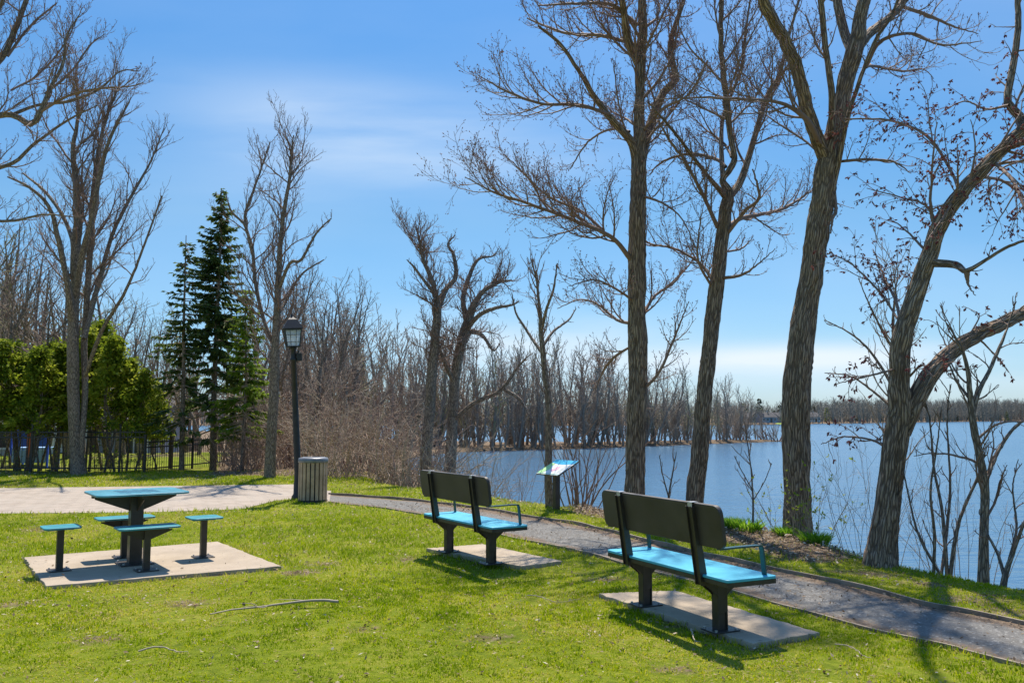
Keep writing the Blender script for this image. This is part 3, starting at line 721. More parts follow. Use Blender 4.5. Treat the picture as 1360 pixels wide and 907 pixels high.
def unit(v): return v / (np.linalg.norm(v, axis=-1, keepdims=True) + 1e-12)
def spawn(P, R, dens, t0, t1, ang, Lf, n, wander, up, rr, rmin, rg, maxlen=9, shape=.6, droop=0, angj=10, flat=0):
    """P [K,m,3], R [K,m]; side branches along every parent"""
    if len(P) == 0: return np.zeros((0, n, 3)), np.zeros((0, n))
    K, m = P.shape[:2]
    seg = np.linalg.norm(np.diff(P, axis=1), axis=2); L = seg.sum(1)
    cnt = np.maximum(1, np.round(L * (t1 - t0) * dens * rg.uniform(.8, 1.2, K))).astype(int)
    idx = np.repeat(np.arange(K), cnt)
    first = np.cumsum(cnt) - cnt; o = np.arange(cnt.sum()) - np.repeat(first, cnt)
    t = t0 + (t1 - t0) * (o + rg.uniform(0, 1, len(o))) / cnt[idx]
    fi = np.clip(t * (m - 1), 0, m - 1.001); i = fi.astype(int); w = (fi - i)[:, None]
    pos = P[idx, i] * (1 - w) + P[idx, i + 1] * w; rad_ = R[idx, i] * (1 - w[:, 0]) + R[idx, i + 1] * w[:, 0]
    T = unit(P[idx, i + 1] - P[idx, i])
    az = o * 2.4 + rg.uniform(-.8, .8, len(o)) + idx * 1.3
    ref = np.where(np.abs(T[:, 2:3]) < .9, np.array([[0, 0, 1.0]]), np.array([[1.0, 0, 0]]))
    A = unit(np.cross(T, ref)); B = np.cross(T, A)
    perp = A * np.cos(az)[:, None] + B * np.sin(az)[:, None]
    if flat: perp[:, 2] = perp[:, 2] * (1 - flat) + .25; perp = unit(perp)
    a = np.radians(ang + rg.normal(0, angj, len(o)))
    d = unit(T * np.cos(a)[:, None] + perp * np.sin(a)[:, None])
    Lc = np.minimum(Lf * L[idx] * (1 - shape * t) * rg.uniform(.55, 1.15, len(o)), maxlen)
    r0 = np.maximum(np.minimum(rad_ * rr, Lc * .013 + rmin), rmin)
    out = np.zeros((len(o), n, 3)); out[:, 0] = pos; step = (Lc / (n - 1))[:, None]
    bend = rg.normal(0, wander * .5, (len(o), 3))
    for k in range(1, n):
        d = unit(d + rg.normal(0, wander, (len(o), 3)) + bend + np.array([0, 0, up - droop * k / n]))
        out[:, k] = out[:, k - 1] + d * step
    tp = np.linspace(1, .25, n)[None, :]
    return out, np.maximum(r0[:, None] * tp, rmin * np.linspace(1, .6, n)[None, :])

def limb3(pts, Y, n=30, wob=.012, rg=rng):
    """traced limb: rows (px, py, width px, depth offset) -> points, radii"""
    rows = []
    for q in pts:
        dy = q[3] if len(q) > 3 else 0
        p3 = at(q[0], q[1], Y + dy); rows.append((*p3, q[2] * .5 * (Y + dy) / F))
    c = crom(np.array(rows), n)
    c[:, :3] += rg.normal(0, 1, (n, 3)) * wob * np.clip(c[:, 3:4] * 12, .2, 1) * np.linspace(0, 1, n)[:, None]
    return c[:, :3], np.maximum(c[:, 3], .002)

def buds(mb, P, rg, size=.022, k=2, hang=0.0, spread=1.0):
    K, n = P.shape[:2]
    if K == 0: return
    pos = []; dr = []
    for j in range(k):
        t = rg.uniform(.3, 1, K) if j else np.ones(K)
        fi = np.clip(t * (n - 1), 0, n - 1.001); i = fi.astype(int); w = (fi - i)[:, None]
        pos.append(P[np.arange(K), i] * (1 - w) + P[np.arange(K), i + 1] * w)
        d = unit(P[np.arange(K), i + 1] - P[np.arange(K), i]) + rg.normal(0, .5, (K, 3)) * spread; d[:, 2] -= hang; dr.append(unit(d))
    pos = np.concatenate(pos); dr = np.concatenate(dr); M = len(pos)
    s = size * rg.uniform(.6, 1.3, M)[:, None]
    side = unit(np.cross(dr, rg.normal(0, 1, (M, 3)))) * s * .22; side2 = np.cross(dr, side)
    V = np.stack([pos, pos + dr * s * .45 + side, pos + dr * s * .45 - side * .5 + side2, pos + dr * s * .45 - side * .5 - side2, pos + dr * s], 1).reshape(-1, 3)
    b = (np.arange(M) * 5)[:, None]
    Fc = np.concatenate([b + np.array([[0, 1, 2]]), b + np.array([[0, 2, 3]]), b + np.array([[0, 3, 1]]), b + np.array([[4, 2, 1]]), b + np.array([[4, 3, 2]]), b + np.array([[4, 1, 3]])])
    mb.add(V, Fc, False, c=np.repeat(rg.uniform(0, 1, M), 5))

def hero(name, label, cat, Y, stems, limbs, cfg, base=None, bark=None, twig=None, sides=22, bud=None, group=None, seed=1):
    """stems/limbs traced; cfg drives the finer branching"""
    rg = np.random.default_rng(seed)
    root = empty(name, base if base is not None else (0, 0, 0)); tag(root, label, cat, group)
    off = np.array(root.location)
    tm = MB(); P4 = []; R4 = []
    for s in stems:
        big = s[0][2] > 15 and Y < 16
        P, R = limb3(s, Y, 64 if s[0][2] > 15 else 34, rg=rg)
        if s is stems[0]:
            # bury the foot and flare the root collar
            foot = P[0].copy(); foot[2] = min(foot[2], off[2]) - .35
            P = np.vstack([foot, P]); R = np.concatenate([[R[0] * 1.35], R])
            z = P[:, 2] - off[2]; R = R * (1 + .12 * np.exp(-np.clip(z, 0, 9) / .22))
        if big:
            Pf = crom(np.concatenate([P, R[:, None] * .95], 1), 620 if s is stems[0] else 300); tm.tubes(Pf[:, :3], Pf[:, 3], 84 if s is stems[0] else 56, ridge=bark_ridges(.022, 17, 1.7, seed))
        else: tm.tubes(P, R, sides if s[0][2] > 15 else 10)
        q, r = P[np.linspace(0, len(P) - 1, 30).astype(int)], R[np.linspace(0, len(P) - 1, 30).astype(int)]
        P4.append(q); R4.append(r)
    cr = MB()
    LP = []; LR = []
    for s in limbs:
        P, R = limb3(s, Y, 30, .02, rg=rg); LP.append(P); LR.append(R)
    if LP: cr.tubes(np.array(LP), np.array(LR), 7)
    # main side branches on stems
    A, RA = [], []
    for q, r, s in zip(P4, R4, stems):
        t0 = cfg.get('t0', .5) if s is stems[0] else cfg.get('t0b', .12)
        a, ra = spawn(q[None], r[None], cfg['d1'] * 1.9, t0, .99, cfg.get('a1', 44), cfg.get('l1', .28), 14, cfg.get('w1', .10), cfg.get('u1', .08), .45, .006, rg, cfg.get('m1', 2.2), .5)
        A.append(a); RA.append(ra)
    for q, r in zip(P4, R4):      # the stems end in a spray of fine shoots
        a, ra = spawn(q[None, 22:], r[None, 22:], 9, .45, 1.0, 24, .55, 14, .08, .08, .8, .006, rg, 1.0, .3); A.append(a); RA.append(ra)
    A = np.concatenate(A); RA = np.concatenate(RA)
    cr.tubes(A, RA, 5)
    par = A; parR = RA
    if LP: 
        q = np.array(LP)[:, np.linspace(0, 29, 14).astype(int)]; r = np.array(LR)[:, np.linspace(0, 29, 14).astype(int)]
        par = np.concatenate([A, q]); parR = np.concatenate([RA, r])
    B, RB = spawn(par, parR, cfg.get('d2', 5) * 2.3, .12, .98, 38, cfg.get('l2', .45), 9, .09, cfg.get('u2', .13), .55, .0042, rg, cfg.get('m2', 1.1), .45, cfg.get('dr', 0))
    cr.tubes(B, RB, 4)
    C_, RC = spawn(B, RB, cfg.get('d3', 8) * 2.2, .1, .98, 36, cfg.get('l3', .5), 6, .11, cfg.get('u3', .14), .6, cfg.get('r3', .0028), rg, cfg.get('m3', .5), .4, cfg.get('dr', 0))
    cr.tubes(C_, RC, 3)
    D, RD = spawn(C_, RC, cfg.get('d4', 7) * 2.2, .15, .98, 40, .5, 4, .15, .1, .7, cfg.get('r4', .0020), rg, .22, .3, cfg.get('dr', 0))
    cr.tubes(D, RD, 3)
    for m_ in (tm, cr):
        for k in range(len(m_.v)): m_.v[k] = m_.v[k] - off
    tm.build('trunk', bark or m_bark, root, fixn=False); cr.build('crown', twig or m_twig, root, fixn=False)
    if bud:
        bm_ = MB(); buds(bm_, D, rg, bud[0], bud[1], bud[2])
        buds(bm_, C_, rg, bud[0], 2, bud[2])
        for k in range(len(bm_.v)): bm_.v[k] = bm_.v[k] - off
        bm_.build(bud[3] if len(bud) > 3 else 'buds', m_catkin if len(bud) > 3 else m_bud, root, fixn=False)['kind'] = 'stuff'
    print(name, len(A), len(B), len(C_), len(D))
    return root
def gbase(px, py):
    x, y = G(px, py); return (x, y, gz(x, y))

# tall middle tree
b = gbase(842, 690); Y = b[1]
hero('cottonwood', 'tall straight bare tree behind the nearer bench, leftmost of the tall lakeside trees', 'tree', Y,
 [[(841, 690, 30), (843, 640, 28), (845, 560, 28), (847, 470, 27), (846, 400, 26), (847, 300, 25), (848, 210, 22), (849, 150, 15), (851, 90, 14), (853, 0, 12), (850, -110, 10), (855, -230, 7), (850, -330, 3)],
  [(846, 212, 15), (838, 188, 12, -.1), (815, 162, 10, -.3), (790, 130, 8, -.5), (772, 100, 6, -.8), (745, 60, 5, -1.0), (715, 35, 3, -1.3)],
  [(852, 212, 14), (862, 170, 12, .2), (880, 125, 11, .4), (897, 105, 10, .5), (890, 62, 8, .7), (905, 10, 6, .8), (930, -70, 5, 1), (945, -150, 2, 1.2)],
  [(848, 85, 13), (834, 52, 11, -.2), (826, 0, 9, -.5), (812, -60, 7, -.8), (800, -150, 4, -1), (780, -230, 2, -1)]],
 [[(838, 345, 7), (812, 315, 6, -.3), (760, 292, 5, -.8), (700, 270, 4, -1.3), (655, 255, 3, -1.6), (618, 235, 1.2, -2)],
  [(800, 305, 4, -.4), (770, 280, 4, -.2), (730, 262, 3, 0), (700, 235, 2, .2), (670, 205, 1, .2)],
  [(808, 152, 5, -.4), (770, 140, 5, -.9), (720, 138, 4, -1.3), (670, 120, 3, -1.7), (635, 100, 1, -2.)],
  [(845, 60, 5), (800, 48, 5, .4), (750, 44, 4, .8), (700, 25, 2, 1)],
  [(845, 35, 5), (815, 8, 5, -.5), (770, 5, 4, -1), (715, 8, 2, -1.4)],
  [(836, 175, 4, 0), (810, 172, 3, .6), (780, 190, 2.5, 1), (757, 225, 1.5, 1.2)],
  [(853, 175, 5), (880, 145, 4, -.6), (915, 125, 3, -1), (940, 80, 2, -1.4)],
  [(842, 430, 5), (820, 425, 4, .3), (795, 405, 3, .6), (770, 398, 2, .8), (740, 410, 1, 1)],
  [(842, 400, 4), (820, 385, 3, -.4), (790, 372, 2.5, -.8), (755, 380, 1, -1)],
  [(850, 428, 5), (868, 395, 4, .3), (895, 375, 3, .5), (925, 340, 1.5, .7)],
  [(850, 520, 5), (875, 495, 4, -.2), (895, 450, 3, -.4), (915, 400, 1.2, -.6)],
  [(841, 458, 3), (815, 475, 4, .3), (800, 495, 3, .6), (790, 520, 1, .7)],
  [(852, 260, 4), (880, 270, 3, -.6), (905, 290, 2, -1), (925, 330, 1, -1.3)]],
 dict(d1=2.1, l1=.20, m1=1.6, t0=.44, d2=4.0, d3=6.5, d4=5, m2=.95), base=b, bud=(.030, 2, .1), seed=11)

b = gbase(921, 697); Y = b[1]
hero('cottonwood', 'slightly leaning bare tree between the straight tall tree and the thickest trunk', 'tree', Y,
 [[(920, 697, 26), (922, 660, 24), (929, 600, 24), (934, 540, 23), (941, 470, 22), (950, 395, 21), (958, 330, 19), (965, 275, 18), (968, 258, 16), (960, 238, 9), (975, 215, 9), (970, 180, 8), (962, 110, 8), (957, 40, 7), (961, -60, 6), (955, -180, 4), (960, -260, 2)],
  [(968, 262, 11), (984, 240, 10, .2), (1000, 190, 8, .4), (1018, 130, 7, .6), (1035, 100, 6, .8), (1050, 40, 4, 1), (1075, -50, 3, 1.2), (1090, -120, 1.5, 1.4)],
  [(964, 262, 9), (945, 240, 6, -.3), (925, 215, 5, -.6), (895, 175, 4, -1), (860, 135, 2, -1.4)],
  [(960, 235, 7), (958, 190, 6, .3), (962, 150, 5, .6), (985, 90, 4, .8), (992, 30, 3, 1), (1005, -60, 1.5, 1)]],
 [[(953, 302, 6), (935, 262, 5, -.4), (910, 215, 4, -.8), (885, 180, 3, -1), (870, 150, 1, -1.2)],
  [(968, 300, 7), (985, 290, 6, .3), (1010, 285, 5, .6), (1045, 275, 4, 1), (1080, 252, 1.5, 1.3)],
  [(965, 312, 5), (990, 280, 5, -.4), (1008, 262, 4, -.7), (1000, 225, 2, -1)],
  [(948, 375, 5), (930, 350, 4, .3), (895, 330, 3, .6), (860, 322, 2.5, .9), (845, 300, 1, 1)],
  [(945, 380, 4), (928, 348, 3, -.4), (928, 310, 2, -.7), (935, 270, 1, -.9)],
  [(955, 370, 5), (985, 365, 4, -.3), (1008, 350, 2, -.6), (1030, 330, 1, -.8)],
  [(960, 335, 3), (985, 330, 2.5, .4), (1000, 315, 1, .5)],
  [(964, 222, 5), (950, 211, 5, .2), (915, 205, 4, .6), (880, 215, 3, 1), (860, 235, 1, 1.3)]],
 dict(d1=2.3, l1=.22, m1=1.6, t0=.5, d2=4.0, d3=6.5, d4=5, m2=.9), base=b, bud=(.028, 1, .1), seed=12)

b = gbase(1061, 712); Y = b[1]
hero('cottonwood', 'thickest bare tree with furrowed bark, forking high up, leafy sprouts at its foot', 'tree', Y,
 [[(1060, 712, 40), (1060, 665, 37), (1058, 600, 37), (1057, 540, 38), (1060, 480, 37), (1067, 430, 36), (1077, 370, 33), (1085, 310, 33), (1095, 250, 32), (1101, 210, 32), (1112, 165, 27), (1124, 110, 25), (1135, 65, 24), (1145, 20, 19), (1155, -40, 17), (1160, -140, 13), (1175, -260, 8), (1180, -360, 3)],
  [(1098, 215, 22), (1088, 190, 20, -.1), (1072, 145, 19, -.3), (1060, 95, 18, -.5), (1040, 50, 17, -.7), (1020, 15, 16, -.9), (1000, -40, 13, -1.1), (975, -130, 9, -1.3), (965, -230, 4, -1.4)],
  [(1103, 200, 11), (1105, 130, 9, -.3), (1098, 75, 8, -.4), (1091, 10, 8, -.5), (1085, -80, 6, -.6), (1095, -180, 3, -.6)],
  [(1133, 70, 15), (1122, 45, 13, .3), (1112, 0, 12, .5), (1105, -70, 9, .7), (1110, -170, 5, .9), (1100, -240, 2, 1)],
  [(1136, 70, 16), (1155, 45, 14, .3), (1180, 25, 12, .6), (1202, 0, 10, .9), (1235, -50, 7, 1.2), (1270, -110, 3, 1.4)],
  [(1102, 268, 7, 0), (1112, 225, 7, -.12), (1128, 150, 6, -.4), (1160, 60, 5, -.6), (1185, 20, 4, -.7), (1200, -30, 2, -.8)]],
 [[(1088, 190, 8, -.2), (1072, 160, 8, -.5), (1040, 138, 5, -.8), (990, 132, 4, -1.1), (930, 130, 3, -1.4), (870, 132, 1, -1.7)],
  [(1088, 204, 3), (1070, 188, 3, .2), (1050, 175, 3, .4), (1020, 155, 2, .7), (1000, 140, 1, .9)],
  [(1150, 88, 6, 0), (1170, 55, 5, -.5), (1210, 45, 4, -1), (1250, 60, 3, -1.4), (1305, 55, 1, -1.7)],
  [(1150, 90, 4, 0), (1160, 88, 4, .3), (1200, 95, 3, .8), (1225, 92, 1.5, 1), (1240, 105, 1, 1)],
  [(1200, 10, 5, .8), (1230, 20, 5, 1), (1265, 35, 3, 1.2), (1300, 45, 1, 1.4)],
  [(1108, 255, 5), (1110, 280, 5, -.1), (1106, 290, 4, -.15), (1103, 310, 2, -.2)],
  [(1112, 215, 4, 0), (1150, 212, 4, -.5), (1185, 215, 3, -.8), (1210, 230, 1, -1)],
  [(1105, 90, 4), (1085, 60, 3, .6), (1070, 20, 2, 1)]],
 dict(d1=1.7, l1=.18, m1=1.7, t0=.6, d2=3.6, d3=5.5, d4=4.5, t0b=.2), base=b, bud=(.028, 1, .1), seed=13, sides=34)

b = gbase(1172, 748); Y = b[1]
hero('willow', 'forked bare tree leaning right, one low trunk arching out, with dark hanging catkins', 'tree', Y,
 [[(1171, 748, 42), (1174, 710, 36), (1182, 650, 32), (1189, 600, 33), (1195, 555, 34), (1194, 510, 27), (1197, 460, 27), (1212, 405, 25), (1230, 350, 23), (1248, 300, 22), (1272, 262, 21), (1305, 225, 20), (1340, 190, 18), (1385, 140, 15), (1420, 70, 12), (1440, -20, 8), (1450, -120, 3)],
  [(1200, 575, 24), (1218, 530, 25), (1240, 492, 24, .1), (1275, 460, 21, .3), (1320, 435, 19, .5), (1370, 412, 17, .7), (1440, 380, 14, .9), (1520, 330, 9, 1), (1580, 260, 4, 1)],
  [(1352, 185, 12, 0), (1357, 160, 12, .1), (1342, 142, 11, .15), (1338, 128, 10, .2), (1346, 85, 9, .3), (1352, 30, 8, .4), (1350, -60, 6, .6), (1360, -160, 2, .8)],
  [(1234, 349, 12, 0), (1270, 352, 10, -.3), (1283, 360, 7, -.5), (1310, 345, 4.5, -.6), (1345, 325, 4, -.8), (1400, 310, 2, -1)]],
 [[(1284, 362, 8, -.5), (1286, 378, 3, -.5), (1295, 392, 1, -.6)],
  [(1275, 258, 4, 0), (1262, 225, 4, .3), (1230, 180, 4, .6), (1180, 160, 3, 1), (1120, 158, 2, 1.4)],
  [(1247, 310, 3), (1232, 275, 3, .4), (1195, 262, 2, .8), (1150, 250, 1, 1)],
  [(1268, 265, 3), (1245, 300, 2, -.3), (1230, 320, 1, -.5)],
  [(1345, 195, 8, 0), (1360, 190, 8, -.3), (1400, 200, 6, -.6)],
  [(1320, 215, 5, 0), (1345, 240, 5, -.5), (1360, 275, 4, -.8), (1370, 320, 2, -1)],
  [(1300, 235, 4, 0), (1330, 240, 4, .5), (1360, 262, 3, .8), (1385, 300, 2, 1)],
  [(1340, 140, 4, 0), (1310, 145, 3, .4), (1280, 135, 2, .7), (1250, 150, 1, 1)],
  [(1190, 490, 3), (1150, 500, 2.5, -.4), (1110, 510, 1, -.7)],
  [(1183, 600, 4), (1160, 585, 3, .3), (1120, 580, 2, .6), (1090, 590, 1, .8)],
  [(1208, 500, 3, 0), (1225, 485, 3, -.4), (1240, 500, 2, -.6), (1255, 480, 1, -.7)],
  [(1197, 440, 4, .1), (1190, 400, 4, .5), (1175, 370, 3, 1), (1160, 330, 1, 1.4)],
  [(1196, 430, 3, .1), (1170, 390, 3, .8), (1130, 350, 2, 1.2), (1110, 340, 1, 1.5)]],
 dict(d1=1.6, l1=.17, m1=1.3, t0=.42, d2=3.6, d3=5, d4=4, u1=.0, u2=.0, u3=-.03, t0b=.15, dr=.05), base=b, bud=(.040, 4, 1.0, 'catkins'), seed=14, sides=32)

# ---- farther traced trees
b = gbase(103, 630); Y = b[1]
hero('maple', 'big bare tree with many upright stems in front of the cedar hedge', 'tree', Y,
 [[(105, 630, 19), (101, 590, 16), (98, 540, 15), (97, 490, 15), (97, 440, 14), (99, 390, 12), (101, 320, 13), (104, 290, 10), (100, 230, 8), (97, 200, 6), (104, 150, 4), (100, 100, 2)],
  [(107, 628, 8), (110, 570, 7), (113, 520, 8, .2), (112, 460, 8, .3), (115, 400, 8, .4), (120, 330, 8, .5), (122, 280, 7, .5), (128, 220, 6, .5), (140, 160, 4, .5), (160, 110, 2, .5)],
  [(97, 430, 12), (90, 380, 8, -.4), (78, 320, 7, -.7), (65, 275, 5, -1), (40, 250, 4, -1.3), (10, 235, 2, -1.5)],
  [(99, 400, 10), (108, 345, 9, -.3), (122, 290, 7, -.6), (133, 230, 6, -.8), (148, 180, 4, -1), (172, 135, 2, -1.1)],
  [(112, 450, 7), (130, 380, 6, .5), (150, 310, 5, .9), (175, 260, 4, 1.2), (200, 215, 2.5, 1.5), (218, 170, 1, 1.6)],
  [(113, 500, 5), (135, 440, 5, -.5), (165, 390, 4, -.9), (190, 330, 3, -1.2), (215, 260, 2, -1.4)],
  [(100, 330, 6), (85, 290, 5, .5), (60, 255, 4, .9), (30, 230, 2, 1.3)]],
 [], dict(d1=1.5, l1=.34, m1=2.3, t0=.45, t0b=.42, d2=3, d3=4, d4=3, u1=.09, u2=.12, r3=.0045, r4=.004, m2=1.4, m3=.7, a1=38), base=b, bark=m_bark2, seed=15, sides=14)

b = gbase(362, 640); Y = b[1] + 1.5; b = (at(362, 636, Y)[0], Y, gz(at(362, 636, Y)[0], Y))
hero('poplar', 'slim tall bare tree directly behind the street lamp, its crown above the woods', 'tree', Y,
 [[(358, 640, 15), (360, 590, 14), (364, 520, 13), (366, 450, 11), (369, 390, 9), (371, 340, 7.5), (376, 290, 6), (384, 240, 4.5), (387, 205, 3), (390, 180, 1.5)],
  [(366, 460, 6), (352, 430, 5, .2), (340, 380, 5, .4), (335, 330, 4.5, .5), (325, 290, 4, .6), (338, 250, 3, .7), (350, 215, 2, .8), (358, 190, 1, .8)],
  [(370, 385, 5), (385, 350, 4.5, -.3), (400, 345, 4, -.5), (420, 310, 3, -.7), (440, 290, 1.5, -1)],
  [(368, 420, 5), (380, 400, 4, .5), (400, 365, 3, .8), (430, 345, 1.5, 1)],
  [(336, 340, 4, .5), (325, 300, 3, .2), (308, 282, 3, 0), (300, 260, 1, -.2)]],
 [], dict(d1=2.6, l1=.26, m1=1.5, t0=.35, d2=4, d3=5, d4=3.5, u1=.1, r3=.0045, r4=.004), base=b, bark=m_bark2, seed=16, sides=12)

def far_base(px, py, Y): p_ = at(px, py, Y); return (p_[0], Y, gz(p_[0], Y))
Y = 23.0; b = far_base(566, 625, Y)
hero('old_tree', 'bare tree with dark straight trunk, left one of the pair above the thicket', 'tree', Y,
 [[(566, 640, 15), (566, 600, 15), (570, 550, 14), (573, 500, 14), (578, 450, 12), (581, 410, 11), (578, 390, 8), (572, 368, 6), (562, 345, 5), (556, 315, 3), (553, 300, 1)],
  [(580, 415, 9), (592, 385, 7, .3), (605, 368, 6, .5), (603, 340, 5, .6), (595, 325, 3, .7), (605, 312, 1, .7)],
  [(577, 390, 5), (565, 375, 4, -.3), (550, 355, 3, -.6), (540, 345, 1, -.8)]],
 [], dict(d1=5.0, l1=.26, m1=1.3, t0=.42, t0b=.25, d2=5.5, d3=6, d4=4.5, r3=.0045, r4=.004, w1=.16), base=b, bark=m_bark2, seed=17, sides=12)
Y = 23.6; b = far_base(598, 620, Y)
hero('old_tree', 'gnarled bare tree with crooked spreading limbs, right one of the pair above the thicket', 'tree', Y,
 [[(596, 640, 16), (599, 600, 15), (601, 550, 14), (605, 500, 13), (613, 455, 13), (622, 425, 12), (632, 400, 8), (645, 385, 6), (662, 375, 5), (680, 372, 2)],
  [(622, 428, 8), (615, 400, 7, .3), (622, 370, 6, .6), (635, 345, 4, .8), (655, 340, 2, 1), (662, 330, 1, 1)],
  [(618, 440, 7), (635, 420, 6, -.4), (655, 410, 5, -.7), (680, 405, 3, -1), (690, 400, 1, -1.1)],
  [(604, 510, 7), (590, 480, 5, -.3), (582, 455, 4, -.5), (585, 430, 2, -.7)],
  [(600, 560, 6), (630, 535, 6, -.3), (665, 518, 5, -.5), (690, 485, 3, -.7), (705, 470, 1, -.9)],
  [(618, 440, 6, 0), (640, 445, 5, .6), (655, 465, 3, .9), (665, 455, 1, 1.1)],
  [(670, 517, 5, -.5), (690, 530, 4, -.6), (702, 550, 2, -.7)]],
 [], dict(d1=5.0, l1=.28, m1=1.3, t0=.45, d2=5.5, d3=6, d4=4.5, r3=.0045, r4=.004, w1=.18, t0b=.2), base=b, bark=m_bark2, seed=18, sides=12)
Y = 15.4; b = far_base(729, 672, Y)
hero('young_tree', 'slender bare tree with upswept thin stems directly behind the information panel', 'tree', Y,
 [[(730, 680, 10), (728, 630, 10), (729, 580, 9), (728, 530, 8), (723, 490, 7.5), (720, 460, 7), (718, 430, 6), (716, 400, 4), (712, 370, 3), (706, 345, 1.5)],
  [(721, 470, 5), (710, 455, 4, .2), (697, 435, 3.5, .4), (685, 415, 2.5, .5), (680, 390, 1, .6)],
  [(719, 440, 5), (726, 410, 4, -.2), (735, 385, 3, -.4), (740, 350, 1.5, -.6)],
  [(721, 460, 4), (735, 440, 3.5, .3), (755, 425, 2.5, .6), (765, 410, 1, .8)]],
 [], dict(d1=2.8, l1=.22, m1=1.0, t0=.35, d2=4, d3=4, d4=3, r3=.0035, r4=.003, a1=35), base=b, bark=m_bark2, seed=19, sides=10)

# ---- overhanging limbs of a tree standing just outside the left edge
Y = 17.0; b = (-12.0, Y, 0.0)
hero('overhanging_maple', 'bare tree whose dark limbs reach into the top left corner of the view', 'tree', Y,
 [[(-118, 675, 36), (-116, 500, 32), (-110, 330, 28), (-100, 200, 22), (-80, 100, 16), (-60, 0, 12), (-50, -120, 8), (-30, -250, 3)],
  [(-104, 235, 14), (-60, 195, 12, -.2), (-20, 160, 10, -.4), (15, 153, 8, -.5), (42, 165, 8, -.6), (56, 145, 7, -.6), (68, 115, 5, -.6), (84, 85, 4, -.6), (88, 50, 3, -.6), (105, 20, 1, -.6)],
  [(-108, 300, 10), (-60, 250, 8, .2), (-10, 226, 6, .4), (20, 215, 5, .5), (50, 188, 4, .6), (90, 160, 3, .7), (130, 140, 1.5, .8)],
  [(-90, 150, 12), (-40, 110, 9, .3), (0, 80, 8, .5), (20, 40, 7, .6), (35, 0, 6, .7), (55, -60, 4, .8), (70, -120, 2, .8)],
  [(-80, 110, 9), (-30, 60, 7, -.3), (0, 10, 6, -.4), (15, -40, 4, -.5), (20, -100, 2, -.6)],
  [(15, 153, 5, -.5), (50, 140, 4, -.3), (90, 135, 4, -.1), (130, 120, 3, 0), (160, 95, 2, .1), (185, 95, 1, .1)],
  [(-60, 290, 5), (-20, 293, 4, -.4), (20, 293, 3.5, -.6), (60, 285, 2.5, -.8), (110, 290, 1, -.9)]],
 [[(52, 150, 4, -.6), (90, 128, 3.5, -.9), (130, 118, 3, -1.2), (170, 115, 2, -1.4), (190, 110, 1, -1.5)],
  [(60, 125, 4, -.6), (95, 95, 3, -.3), (120, 60, 2, -.1), (140, 45, 1, 0)],
  [(10, 75, 4, .5), (40, 35, 3, .8), (75, 5, 2, 1)],
  [(15, 120, 3), (50, 100, 3, .5), (85, 60, 2, .8), (110, 10, 1, 1)]],
 dict(d1=2.2, l1=.26, m1=1.3, t0=.6, d2=4, d3=5, d4=3.5, r3=.0040, r4=.0034, t0b=.3), base=b, bark=m_bark2, bud=(.03, 1, .1), seed=20, sides=14)

# ---- saplings and young stems on the right bank
def sapling(name, label, px, py, Y, stems, cfg=None, twig=None, group=None, seed=30, bud=None):
    b = far_base(px, py, Y)
    c = dict(d1=3.2, l1=.33, m1=.8, t0=.25, d2=5, d3=5, d4=3, r3=.0018, r4=.0015, m2=.4, m3=.2, a1=42); c.update(cfg or {})
    return hero(name, label, 'sapling' if name == 'sapling' else 'shrub', Y, stems, [], c, base=b, bark=m_bark2, twig=twig, seed=seed, sides=8, group=group, bud=bud)
sapling('sapling', 'thin dark sapling with a curved double stem near the right edge', 1308, 772, 8.7,
 [[(1306, 775, 14), (1307, 700, 11), (1308, 650, 11), (1300, 600, 10), (1292, 560, 9), (1288, 520, 7), (1283, 480, 5), (1270, 450, 3), (1255, 425, 1)],
  [(1290, 555, 7), (1300, 520, 6, .1), (1315, 490, 5, .2), (1330, 455, 4, .3), (1340, 430, 2, .4), (1350, 400, 1, .4)],
  [(1308, 640, 6), (1325, 600, 5, .2), (1345, 570, 4, .3), (1365, 555, 2, .4)],
  [(1288, 530, 4), (1270, 505, 3, .2), (1258, 480, 2, .3), (1240, 470, 1, .4)]], dict(d1=2.4, m1=.7), seed=31)
sapling('sapling', 'clump of thin curving stems between the leaning forked tree and the curved sapling', 1255, 762, 9.0,
 [[(1262, 765, 5), (1268, 720, 5), (1278, 680, 4), (1300, 630, 3.5), (1308, 600, 2)],
  [(1258, 765, 5), (1255, 720, 5, .1), (1250, 670, 4, .2), (1240, 620, 3, .3), (1235, 560, 2, .4), (1225, 520, 1, .4)],
  [(1240, 762, 4), (1241, 710, 4, -.1), (1236, 650, 3, -.2), (1245, 590, 2, -.2), (1250, 540, 1, -.2)],
  [(1250, 765, 4), (1258, 700, 4, .2), (1262, 640, 3, .3), (1258, 560, 2, .4), (1262, 510, 1, .4)],
  [(1250, 766, 3.5), (1220, 710, 3, .1), (1205, 650, 2, .2), (1195, 600, 1, .3)]], dict(d1=2.2, m1=.5, l1=.2, d2=4, d3=4), seed=32)
sapling('sapling', 'small forked sapling at the right edge of the view', 1335, 775, 8.4,
 [[(1332, 782, 8), (1336, 760, 7), (1345, 735, 5), (1358, 700, 4), (1375, 660, 2)],
  [(1334, 765, 5), (1325, 735, 4, .1), (1312, 710, 3, .2), (1300, 680, 1, .3)],
  [(1340, 745, 4), (1350, 700, 3, .1), (1345, 650, 2, .2), (1352, 610, 1, .2)]], dict(d1=2.6, m1=.5), seed=33)
